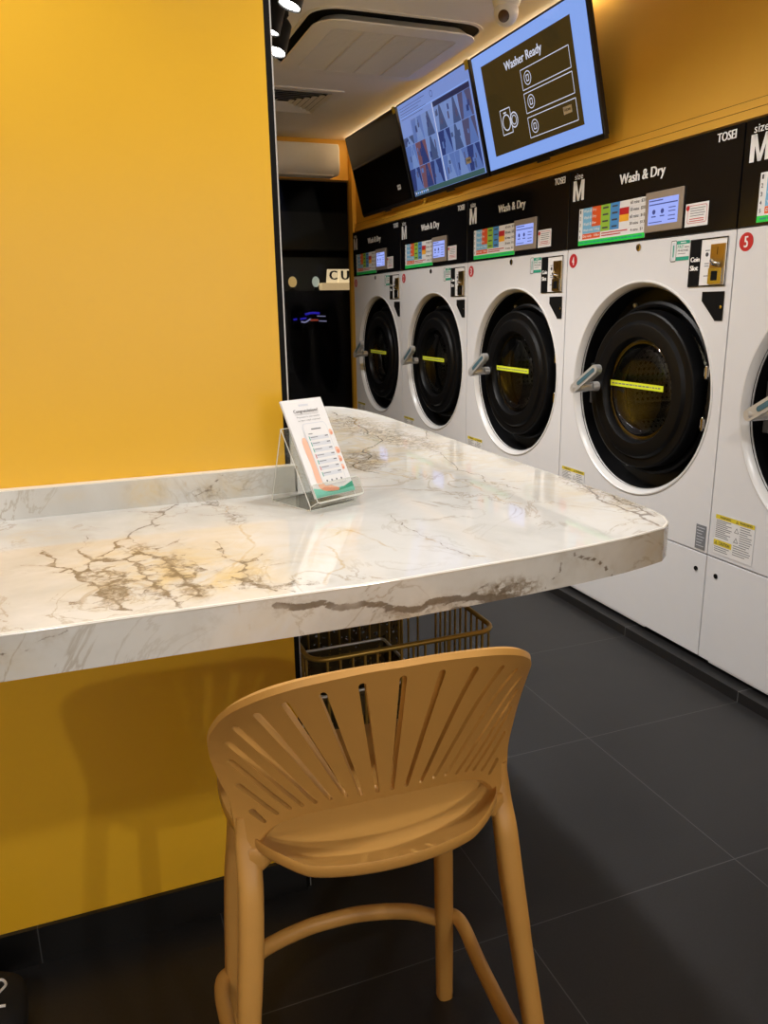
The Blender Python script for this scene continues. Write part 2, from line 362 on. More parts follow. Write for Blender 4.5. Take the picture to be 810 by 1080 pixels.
def cdt(outer, holes=(), extra=(), lines=(), h=0.01):
    pts = []; ed = []
    def loop(l, closed=True):
        k = len(pts); pts.extend(l); n = len(l)
        ed.extend([(k+i, k+(i+1) % n) for i in range(n if closed else n-1)])
    loop(outer)
    for q in holes: loop(q)
    for q in lines: loop(q, False)
    xs = [p[0] for p in outer]; ys = [p[1] for p in outer]
    G = np.array([(x, y) for i, y in enumerate(np.arange(min(ys)+h*.5, max(ys), h*.87)) for x in np.arange(min(xs)+h*(.5 if i % 2 else 1), max(xs), h)])
    ok = inside(outer, G)
    for q in holes: ok &= ~inside(q, G)
    G = G[ok]; B = np.array(pts)
    keep = np.ones(len(G), bool)
    for a in range(0, len(G), 2000):
        dd = ((G[a:a+2000, None]-B[None])**2).sum(2).min(1); keep[a:a+2000] = dd > (h*.45)**2
    pts.extend([tuple(p) for p in G[keep]])
    vs, _, fs, _, _, _ = delaunay_2d_cdt([Vector(p) for p in pts], ed, [], 0, 1e-6)
    V = np.array([tuple(v) for v in vs]); F = np.array([tuple(f) for f in fs])
    c = V[F].mean(1); ok = inside(outer, c)
    for q in holes: ok &= ~inside(q, c)
    return V, F[ok]

# ================================================================== SETTING
X0, X1, Y0 = -2.3, 2.95, -2.6
b = MB(); b.box(X0, X1, Y0, YFAR+.02, -.1, 0, M['floor']); struct('floor', b)
b = MB(); b.box(X0, X1, Y0, YFAR+.12, CEIL, CEIL+.1, M['ceil']); struct('ceiling', b)
b = MB(); b.box(X0-.1, X0, Y0, YFAR+.12, 0, CEIL, M['yellow_paint']); struct('wall_left', b)
b = MB(); b.box(X0-.1, X1+.1, Y0-.1, Y0, 0, CEIL, M['yellow_paint']); struct('wall_rear', b)
b = MB(); b.box(X1, X1+.1, Y0, YFAR+.12, 0, CEIL, M['yellow_paint']); struct('wall_behind', b)
b = MB(); b.box(X0, .366, YW, YFAR-.001, 0, CEIL, M['yellow']); struct('wall_partition', b)
b = MB(); b.box(XM+.03, X1, Y0, 5.868, ZT+.012, CEIL, M['yellow_paint']); struct('wall_right', b)   # bulkhead over the washers
b = MB(); b.box(XM, X1, 5.868, YFAR, 0, CEIL, M['yellow_paint']); struct('wall_stub', b)
b = MB()                                                                             # far wall round the glazed opening
b.box(X0, .35, YFAR, YFAR+.1, 0, CEIL, M['yellow_paint']); b.box(2.03, X1, YFAR, YFAR+.1, 0, CEIL, M['yellow_paint'])
b.box(.35, 2.03, YFAR, YFAR+.1, 2.235, CEIL, M['yellow_paint']); struct('wall_far', b)
b = MB(); b.box(.35, 2.03, YFAR+.045, YFAR+.055, 0, 2.235, M['window']); struct('window_1', b)
b = MB(); b.box(XK, XM+.9, Y0, 5.868, 0, .038, M['kerb']); struct('trim_1', b)
b = MB(); b.box(X0, .366, YW-.01, YW, 0, .0874, M['skirt']); struct('baseboard_partition', b)
b = MB(); b.box(.366, .377, YW, YW+.15, 0, CEIL, M['matblack']); struct('trim_2', b)
b = MB(); b.box(.377, .3795, YW, YW+.15, 0, CEIL, M['alu']); struct('trim_3', b)
b = MB()
b.box(XM+.012, XM+.03, Y0, 5.868, ZT+.010, ZT+.036, M['yellow_paint']); b.box(XM+.02, XM+.03, Y0, 5.868, ZT+.040, ZT+.064, M['yellow_paint']); struct('trim_4', b)
b = MB(); b.box(XM+.022, XM+.0305, Y0, 5.868, ZT+.036, ZT+.040, M['matblack']); b.box(XM+.026, XM+.0305, Y0, 5.868, ZT+.064, ZT+.067, M['matblack']); struct('trim_gap_shade', b)  # black strips paint the shadow gaps between the trim boards
# night street outside
b = MB(); b.box(-3, 9, YFAR+.12, 14, -.12, -.02, M['outdark']); struct('floor_outside', b)
b = MB(); b.box(-3, 9, 11, 11.2, -.02, 5, M['outdark']); struct('wall_outside', b)
b = MB(); b.box(2.3, 4.2, 10.2, 10.5, 2.05, 2.5, M['outgrey']); b.box(1.9, 4.6, 10.2, 10.5, 1.3, 1.95, M['outgrey']); struct('wall_stall', b)

b = MB(); b.box(-1.6, 1.9, Y0, Y0+.03, .5, 2.2, M['rearfill']); struct('rear_fill_panel', b)  # unseen glowing panel added to fill the room from behind the camera
b = MB(); b.box(XM-.012, XM+.012, 2.75, 5.86, CEIL-.022, CEIL-.008, M['led']); b.box(XM-.014, XM+.03, 2.74, 5.866, CEIL-.008, CEIL, M['alu']); tag(b.build('led_strip', smooth=0), 'warm led strip along the ceiling corner above the televisions', 'light strip')
# ================================================================== COUNTER
def smooth_line(pts, it=4, amp=.012, seed=0):
    it = 4
    r = np.random.RandomState(seed); P = [np.array(p, float) for p in pts]
    for k in range(it):
        Q = [P[0]]
        for a, c in zip(P[:-1], P[1:]):
            l = np.linalg.norm(c-a)
            if l < .004: Q.append(c); continue
            mdp = (a+c)/2 + r.randn(2)*l*.085; Q += [mdp, c]
        P = Q
    return [tuple(p) for p in P]
front_edge = [(-1.3, .95), (-.12, .946), (.24, .938), (.385, .938), (.595, .952), (.70, .963), (.78, .975), (.836, .988), (.875, .999), (.903, 1.022), (.922, 1.055), (.933, 1.10), (.940, 1.17), (.943, 1.25), (.944, 1.41), (.946, 1.78), (.949, 2.04), (.951, 2.31), (.950, 2.50)]
far_end = [(.946, 2.58), (.938, 2.66), (.925, 2.72), (.905, 2.785), (.87, 2.835), (.82, 2.865), (.75, 2.88), (.60, 2.885), (.45, 2.885)]
back_edge = [(.392, 2.84), (.392, YW+.15), (.3885, YW+.15), (.3885, YW), (-1.3, YW)]
def dens(l, h):
    o = []
    for a, c in zip(l[:-1], l[1:]):
        n = max(1, int(math.dist(a, c)/h)); o += [(a[0]+(c[0]-a[0])*k/n, a[1]+(c[1]-a[1])*k/n) for k in range(n)]
    return o + [l[-1]]
rim = dens(front_edge + far_end + back_edge, .02)
grey_top = [
    [(-.09, 1.268), (-.068, 1.191), (-.036, 1.116), (-.007, 1.048), (.015, .97)],
    [(-.036, 1.138), (-.019, 1.188), (-.002, 1.217), (.021, 1.287), (.05, 1.334), (.066, 1.358), (.095, 1.412), (.142, 1.503)],
    [(-.035, 1.264), (-.013, 1.203), (.01, 1.181), (.033, 1.183), (.053, 1.218), (.074, 1.183), (.092, 1.127), (.097, 1.08), (.107, 1.033), (.116, .98)],
    [(.033, 1.183), (.048, 1.107), (.063, 1.058), (.077, 1.012), (.08, .957)],
    [(.205, 1.5), (.224, 1.42), (.233, 1.36)], [(.172, 1.223), (.174, 1.124), (.185, 1.047), (.189, 1.006), (.198, .976)],
    [(.165, 1.04), (.185, 1.0), (.205, .985), (.21, .96)], [(-.036, 1.116), (.0, 1.14), (.03, 1.12), (.025, 1.07)], [(-.007, 1.048), (.012, 1.09), (.03, 1.05), (.02, 1.0)],
    [(.074, 1.183), (.1, 1.17), (.12, 1.1), (.107, 1.033)],
    [(.935, 1.40), (.906, 1.225), (.892, 1.143), (.883, 1.068), (.873, 1.012)], [(.938, 1.30), (.925, 1.20), (.92, 1.12), (.905, 1.06)],
    [(.49, 1.26), (.484, 1.162), (.49, 1.1), (.498, 1.042), (.51, .99)],
    [(.819, 2.671), (.835, 2.461), (.769, 2.161), (.742, 1.991), (.653, 1.876), (.572, 1.712), (.599, 1.61)],
    [(.933, 2.29), (.857, 1.934), (.797, 1.635), (.795, 1.49), (.803, 1.337)]]
weight_top = [-.0002, -.0002, -.0004, .0, .001, .0006, 0, .0005, .0005, .001, -.0014, -.0006, .0008, -.0008, .0004]
gold_top = [[(.231, 1.448), (.235, 1.353), (.224, 1.256), (.196, 1.114), (.174, 1.079), (.122, 1.035), (.095, .974)],
    [(.382, 1.32), (.379, 1.205), (.337, 1.168), (.326, 1.057), (.322, 1.015), (.277, .957)], [(.382, 1.22), (.40, 1.17), (.42, 1.06)],
    [(.487, 1.1), (.50, 1.03), (.53, .98)], [(.755, 2.028), (.749, 1.69), (.726, 1.444), (.727, 1.305), (.744, 1.236)],
    [(.60, 1.9), (.57, 1.75), (.61, 1.62), (.66, 1.5)], [(.6, 2.3), (.7, 2.1), (.72, 1.95)]]
blob_top = [(-.002, 1.13, .026, .035, 1.0), (.012, 1.05, .018, .045, .9), (.055, 1.23, .03, .035, .6), (.095, 1.11, .018, .05, .8), (.112, 1.0, .02, .035, .9), (.192, 1.01, .018, .03, .8),
    (.228, 1.35, .02, .06, .6), (.63, 1.82, .06, .09, .9), (.59, 1.70, .05, .06, .8), (.925, 1.17, .03, .12, .8), (.85, 1.9, .06, .3, .35), (.79, 2.4, .12, .28, .5), (.80, 2.05, .07, .2, .5), (.93, 1.32, .025, .12, .5)]
stain_top = [(.06, 1.16, .10, .14, .9), (.14, 1.05, .07, .08, .9), (.22, 1.15, .05, .2, .5), (-.1, 1.38, .06, .05, .5), (.32, 1.08, .05, .1, .5), (.62, 1.8, .1, .2, .9), (.7, 2.3, .2, .4, .7), (.85, 1.7, .12, .35, .45), (.88, 1.2, .07, .16, .5), (.38, 1.19, .03, .05, .8)]
def segdist(P, line, wgt=0):
    L_ = np.array(line); A = L_[:-1]; B = L_[1:]; D = B-A; out = np.full(len(P), 9.)
    for a, d in zip(A, D):
        t = np.clip(((P-a)@d)/max(d@d, 1e-12), 0, 1); q = a+t[:, None]*d; out = np.minimum(out, np.hypot(*(P-q).T))
    return out
def marble_attrs(me, P, veins, wts, golds, blobs, stains):
    dv = np.full(len(P), 1.); dg = np.full(len(P), 1.)
    for l, w in zip(veins, wts): dv = np.minimum(dv, segdist(P, l)+w)
    for l in golds: dg = np.minimum(dg, segdist(P, l))
    g = lambda bl: np.clip(sum(a*np.exp(-((P[:, 0]-x)/sx)**2-((P[:, 1]-y)/sy)**2) for x, y, sx, sy, a in bl), 0, 1) if bl else np.zeros(len(P))
    for nm, val in (('vein', dv), ('gold', dg), ('cluster', g(blobs)), ('stain', g(stains))):
        a = me.attributes.new(nm, 'FLOAT', 'POINT'); a.data.foreach_set('value', val.astype(np.float32))
counter = thing('marble_counter', 'long L-shaped white marble counter with grey and gold veins against the yellow wall', 'counter', (0, 0, 0))
gl = [smooth_line(l, 3, seed=i) for i, l in enumerate(grey_top)]
rb = np.random.RandomState(21)
for i in range(10):                                   # fine side branches of the dark veins
    src = gl[i]
    for k in range(7):
        p = np.array(src[rb.randint(len(src))]); a = rb.uniform(0, 2*PI); L1 = rb.uniform(.02, .06); q = p + L1*np.array([math.cos(a), math.sin(a)]); a += rb.uniform(-.8, .8); r_ = q + L1*.7*np.array([math.cos(a), math.sin(a)])
        gl.append(smooth_line([tuple(p), tuple(q), tuple(r_)], seed=300+10*i+k)); weight_top.append(rb.uniform(.0007, .0017)); go = [smooth_line(l, 3, seed=50+i) for i, l in enumerate(gold_top)]
clip = lambda l: [p for p in l if inside(rim, [p])[0]]
V, F = cdt(rim, lines=[c for c in map(clip, gl+go) if len(c) > 1], h=.013)
b = MB(); b.add([(x, y, ZC) for x, y in V], [tuple(f) for f in F], M['marble']); top = b.build('counter_slab', counter, smooth=0)
marble_attrs(top.data, V, gl, weight_top, go, blob_top, stain_top)
# apron (vertical edge) from a strip along the rim: (s along, z)
pr = dens(front_edge + far_end + [(.392, 2.84), (.392, YW+.15)], .012)
def apron_lines():
    f = [[(.20, .945), (.25, .938), (.30, .929), (.36, .918), (.42, .914), (.477, .913), (.52, .906), (.56, .900), (.60, .884)],
         [(.33, .917), (.36, .902), (.401, .885)], [(.434, .914), (.45, .905), (.49, .893), (.54, .9), (.60, .890)], [(.493, .913), (.518, .929), (.548, .912), (.578, .914), (.605, .904)],
         [(.52, .906), (.54, .918), (.57, .905), (.56, .898)], [(.665, .954), (.713, .934), (.737, .918), (.755, .899)], [(.652, .95), (.631, .912), (.62, .90)],
         [(-.15, .93), (-.123, .935), (-.109, .926), (-.085, .94), (-.071, .946), (-.045, .955)], [(.126, .944), (.103, .924), (.105, .908)]]
    return [smooth_line(l, 3, seed=100+i) for i, l in enumerate(f)]
ap_w = [-.0034, .0, -.0012, -.0008, -.0004, -.0014, -.0004, .0004, .0006]; ap_g = [smooth_line(l, 3, seed=140+i) for i, l in enumerate([[(.156, .953), (.162, .93), (.175, .91)], [(.36, .905), (.39, .893), (.42, .884), (.45, .889)]])]
APZ = np.linspace(ZC0, ZC-.0025, 14)
b = MB(); nz = len(APZ); vs = []; uvw = []
s = 0; ss = []
for i, p in enumerate(pr): ss.append(p[0] if p[0] < .86 and i < 400 and p[1] < 1.02 else None)
acc = None
for i, p in enumerate(pr):
    if i == 0: acc = p[0]
    else: acc += math.dist(p, pr[i-1])
    for z in APZ: vs.append((p[0], p[1], z)); uvw.append((acc, z))
fs = [(i*nz+j, (i+1)*nz+j, (i+1)*nz+j+1, i*nz+j+1) for i in range(len(pr)-1) for j in range(nz-1)]
b.add(vs, fs, M['marble']); ap = b.build('counter_apron', counter, smooth=40)
UV = np.array(uvw); off = -.004   # arc length runs ahead of x by a hair
al = apron_lines()
marble_attrs(ap.data, UV, al, ap_w, ap_g, [(.42, .908, .09, .012, .55), (.56, .912, .05, .018, .9), (1.0, .93, .04, .03, .4), (1.6, .93, .3, .03, .3)], [(.2, .92, .12, .03, .25), (.42, .89, .08, .012, .6), (.9, .93, .1, .03, .5), (-.14, .91, .05, .03, .4)])
b = MB(); vs = []; 
for p, q in zip(pr, pr[1:]+[pr[-1]]):
    vs += [(p[0], p[1], ZC-.0025), (p[0]-.0, p[1], ZC+.0002)]
cen = np.array(pr)
nrm = np.gradient(cen, axis=0); nrm = np.stack([nrm[:, 1], -nrm[:, 0]], 1); nrm /= np.linalg.norm(nrm, axis=1)[:, None]
vs = []
for p, n_ in zip(cen, nrm): vs += [(*p, ZC-.0030), (*(p+n_*.0008), ZC-.0012), (*(p-n_*.0016), ZC+.0003), (*(p-n_*.004), ZC+.0002)]
b.add(vs, [(i*4+j, (i+1)*4+j, (i+1)*4+j+1, i*4+j+1) for i in range(len(cen)-1) for j in range(3)], M['marbleedge']); b.build('counter_arris', counter, smooth=60)
b = MB(); Vb, Fb = cdt(dens(front_edge + far_end + back_edge, .08), h=.2); b.add([(x, y, ZC0) for x, y in Vb], [tuple(f) for f in Fb], M['marbleedge']); b.build('counter_underside', counter, smooth=0)
# backsplash
b = MB(); XS = np.arange(-1.3, .3851, .012); ZS_ = np.linspace(ZC, 1.0105, 12)
vs = [(x, YW-.02, z) for x in XS for z in ZS_]; b.add(vs, [(i*12+j, (i+1)*12+j, (i+1)*12+j+1, i*12+j+1) for i in range(len(XS)-1) for j in range(11)], M['marble'])
UVb = [(v[0], v[2]) for v in vs]
b.box(-1.3, .385, YW-.0199, YW-.0005, 1.0104, 1.0125, M['marbleedge']); b.box(.3845, .385, YW-.0199, YW-.0005, ZC, 1.0105, M['marbleedge'])
UVb += [(9, 9)]*(len(b.v)-len(UVb))
bs = b.build('backsplash', counter, smooth=0)
bl_ = [smooth_line(l, 3, seed=200+i) for i, l in enumerate([[(.061, 1.004), (.06, .985), (.059, .962)], [(.12, 1.006), (.118, .985), (.104, .962)], [(.235, 1.006), (.227, .998), (.212, .985), (.197, .976), (.168, .965)], [(.212, .985), (.207, .958)], [(.29, 1.0), (.285, .962)], [(.15, 1.0), (.157, .97)]])]
marble_attrs(bs.data, np.array(UVb), bl_, [.001, .0012, -.0004, .0008, .0014, .0015], [smooth_line([(.16, 1.0), (.165, .97)], 2)], [(.2, .975, .04, .014, .6), (.28, .98, .015, .03, .4)], [(.09, .985, .035, .03, 1.0), (.22, .98, .1, .03, .6), (-.05, .99, .03, .01, .4)])

# ================================================================== STOOL
stool = thing('bar_stool', 'ochre yellow moulded plastic bar stool with sunburst slotted back, pulled up to the marble counter', 'stool', (.325, .9, 0), -.046)
CO = (-.0747, 1.5808, -.2767, .1117, 3.8241, -63.2103, .0691)
def by(x, z):
    z = z-.75; x2 = x*x; return CO[0]+CO[1]*x2+CO[2]*z+CO[3]*x2*z+CO[4]*x2*x2+CO[5]*x2*z*z+CO[6]*z*z
half = [(0, .906), (.04, .9062), (.086, .9035), (.129, .8975), (.162, .886), (.1875, .868), (.206, .845), (.218, .816), (.2245, .789), (.2232, .757), (.2148, .725), (.204, .695), (.2005, .669), (.1985, .643), (.195, .605), (.194, .585)]
arch = [(.176, .585), (.1725, .628), (.167, .643), (.147, .6635), (.111, .680), (.079, .6875), (.03, .694), (0, .6955)]
def spline(P, n):
    o = []; P = [np.array(p) for p in P]; P = [2*P[0]-P[1]]+P+[2*P[-1]-P[-2]]
    for i in range(1, len(P)-2):
        for k in range(n):
            t = k/n; p0, p1, p2, p3 = P[i-1:i+3]
            o.append(tuple(.5*((2*p1)+(-p0+p2)*t+(2*p0-5*p1+4*p2-p3)*t*t+(-p0+3*p1-3*p2+p3)*t**3)))
    return o+[tuple(P[-2])]
hr = spline(half, 5); ar = spline(arch, 5)
R_ = hr + ar[:-1]
outer = R_ + [(0, .6955)] + [(-x, z) for x, z in R_[::-1]][:-1]
sl_b = [(.163, .668), (.147, .6815), (.131, .6905), (.116, .6955), (.0995, .700), (.0805, .7045), (.0615, .708), (.0415, .708), (.020, .7087), (0, .7085)]
sl_t = [(.176, .6815), (.1897, .719), (.1983, .758), (.2007, .791), (.193, .823), (.1705, .8522), (.1397, .8706), (.0973, .8812), (.0508, .8872), (0, .8888)]
def capsule(a, c, ra, rc, n=5):
    a = Vector(a); c = Vector(c); t = (c-a).normalized(); ang = math.atan2(t.y, t.x); o = []
    for k in range(n+1):
        w = ang-PI/2+PI*k/n; o.append((c.x+rc*math.cos(w), c.y+rc*math.sin(w)))
    m_ = [(c+(a-c)*k/8) for k in range(1, 8)]; nv = Vector((-t.y, t.x))
    o += [tuple(p+nv*(rc+(ra-rc)*k/8)) for k, p in zip(range(1, 8), m_)]
    for k in range(n+1):
        w = ang+PI/2+PI*k/n; o.append((a.x+ra*math.cos(w), a.y+ra*math.sin(w)))
    o += [tuple(p-nv*(rc+(ra-rc)*k/8)) for k, p in zip(range(7, 0, -1), m_[::-1])]
    return o
holes = []
for (a, c) in zip(sl_b, sl_t):
    for sgn in ((1, -1) if a[0] else (1,)): holes.append(capsule((a[0]*sgn, a[1]), (c[0]*sgn, c[1]), .0030, .0046))
V, F = cdt(outer, holes, h=.011)
def bpos(x, z, t):
    e = 1e-3; dx = (by(x+e, z)-by(x-e, z))/(2*e); dz = (by(x, z+e)-by(x, z-e))/(2*e); n = Vector((-dx, 1, -dz)).normalized()
    return Vector((x, by(x, z), z)) + n*t
TH = .013
b = MB(); n0 = len(V)
b.add([bpos(x, z, 0) for x, z in V] + [bpos(x, z, TH) for x, z in V], [tuple(f) for f in F] + [tuple(int(i)+n0 for i in f[::-1]) for f in F], M['chair'])
cnt = {}
for f in F:
    for i in range(3):
        e = (int(f[i]), int(f[(i+1) % 3])); cnt[tuple(sorted(e))] = cnt.get(tuple(sorted(e)), []) + [e]
bnd = [v[0] for v in cnt.values() if len(v) == 1]
no = {}                                              # outward 2D normals, to round the rim
for a, c in bnd:
    t = V[c]-V[a]; nn = np.array([t[1], -t[0]])
    for k in (a, c): no[k] = no.get(k, 0)+nn
mid = {}
for k, nn in no.items():
    nn = nn/np.linalg.norm(nn); hole = any(inside(h_, [V[k]+nn*1e-3])[0] for h_ in holes); q = V[k]+nn*(.0 if hole else .0042)
    mid[k] = len(b.v); b.v.append(tuple(bpos(q[0], q[1], TH/2)))
for a, c in bnd:
    b.f += [(a, c, mid[c], mid[a]), (mid[a], mid[c], c+n0, a+n0)]; b.mi += [0, 0]
b.build('backrest', stool, smooth=50)
# seat: dished shell
def seat_outline(n=96):
    o = []
    rear = spline([(-.190, .03), (-.171, -.024), (-.146, -.053), (-.11, -.073), (-.06, -.087), (0, -.092), (.06, -.087), (.11, -.073), (.146, -.053), (.171, -.024), (.190, .03)], 5)
    front = spline([(.190, .03), (.202, .09), (.205, .15), (.198, .20), (.178, .238), (.14, .262), (.07, .273), (0, .275), (-.07, .273), (-.14, .262), (-.178, .238), (-.198, .20), (-.205, .15), (-.202, .09), (-.190, .03)], 5)
    return rear[:-1]+front[:-1]
so = seat_outline()
def sz(u, x, y):              # u: 1 at rim, 0 at centre
    z = .612 + .015*u**2.5
    z += .016*max(0, 1-((abs(x)-.165)/.05)**2)*max(0, 1-((y+.02)/.07)**2)*u**8
    if y > .2: z -= .02*((y-.2)/.075)**2
    return z
b = MB(); us = [0.12, .3, .5, .68, .82, .91, .96, 1.0]; m_ = len(so); cx, cy = 0, .09
vs = []
for u in us: vs += [(cx+(x-cx)*u, cy+(y-cy)*u, sz(u, cx+(x-cx)*u, cy+(y-cy)*u)) for x, y in so]
for g, dz in ((1.004, -.002), (1.006, -.006), (1.005, -.015), (.99, -.0195), (.95, -.021), (.5, -.022)):
    vs += [(cx+(x-cx)*g, cy+(y-cy)*g, sz(1 if g > .94 else .9, x, y)+dz) for x, y in so]
nr = len(us)+6
fs = [tuple(range(m_))[::-1]] + [(i*m_+k, i*m_+(k+1) % m_, (i+1)*m_+(k+1) % m_, (i+1)*m_+k) for i in range(nr-1) for k in range(m_)] + [tuple((nr-1)*m_+k for k in range(m_))]
b.add(vs, fs, M['chair']); b.build('seat', stool, smooth=50)
def leg(path, rx, ry, ring=None):        # elliptical loft; ring: sections (depth, height) across a sideways path
    P = spline(path, 5); n = len(P); vs = []; seg = 18; w_ = lambda a: np.interp(np.linspace(0, 1, n), np.linspace(0, 1, len(a)), a)
    RX, RY = (w_([q[0] for q in ring]), w_([q[1] for q in ring])) if ring else (w_(rx), w_(ry))
    for p, a, c in zip(P, RX, RY):
        for k in range(seg):
            w = 2*PI*k/seg; ca, sa = math.cos(w), math.sin(w); ex = .75
            e0, e1 = a*math.copysign(abs(ca)**ex, ca), c*math.copysign(abs(sa)**ex, sa)
            vs.append((p[0], p[1]+e0, p[2]+e1) if ring else (p[0]+e0, p[1]+e1, p[2]))
    fs = [(i*seg+k, i*seg+(k+1) % seg, (i+1)*seg+(k+1) % seg, (i+1)*seg+k) for i in range(n-1) for k in range(seg)]
    fs += [tuple(range(seg)), tuple((n-1)*seg+k for k in range(seg))[::-1]]
    return vs, fs
# side arms that join the seat to the rear posts
for sg in (1, -1):
    b = MB(); v, f = leg([(sg*.185, -.013, .602), (sg*.176, -.014, .609), (sg*.164, -.014, .6135), (sg*.150, -.008, .615)], None, None, ring=[(.0085, .027), (.0095, .022), (.0100, .0165), (.009, .011)]); b.add(v, f, M['chair'])
    b.build('seat_bracket', stool, smooth=60)
rear_p = [(.186, by(.186, .67)+.0065, .67), (.186, by(.186, .64)+.0065, .64), (.1855, by(.186, .61)+.0065, .61), (.187, -.024, .575), (.193, -.036, .497), (.200, -.046, .429), (.205, -.053, .38), (.225, -.088, .18), (.242, -.118, .0)]
front_p = [(.172, .185, .59), (.178, .20, .50), (.187, .213, .40), (.196, .228, .22), (.205, .245, 0)]
for sg in (1, -1):
    b = MB(); v, f = leg([(sg*x, y, z) for x, y, z in rear_p], [.011, .0145, .0165, .0172, .0174, .0168, .016, .0155, .015], [.0055, .0068, .0115, .0155, .018, .018, .0175, .0165, .0155]); b.add(v, f, M['chair']); lg = b.build('leg', stool, smooth=60)
    b = MB(); b.box(sg*.242-.011, sg*.242+.011, -.129, -.107, -.0, .005, M['matblack']); b.build('foot_pad', lg)
    b = MB(); v, f = leg([(sg*x, y, z) for x, y, z in front_p], [.0165, .0165, .0165, .0165, .0155], [.0165]*4+[.0155]); b.add(v, f, M['chair']); lg = b.build('leg', stool, smooth=60)
    b = MB(); b.box(sg*.207-.013, sg*.207+.013, .234, .259, 0, .005, M['matblack']); b.build('foot_pad', lg)
    b = MB(); b.tube(spline([(sg*.198, .232, .197), (sg*.216, .224, .200), (sg*.223, .195, .196), (sg*.2195, .12, .188), (sg*.216, .0, .184), (sg*.2195, -.085, .182)], 6), .0125, M['chair'], seg=14, flat=1.1); b.build('footrest_bar', stool, smooth=60)
b = MB(); b.tube(spline([(-.198, .235, .188), (-.14, .275, .19), (-.06, .298, .19), (0, .302, .19), (.06, .298, .19), (.14, .275, .19), (.198, .235, .188)], 6), .013, M['chair'], seg=14, flat=1.2); b.build('footrest_bar', stool, smooth=60)

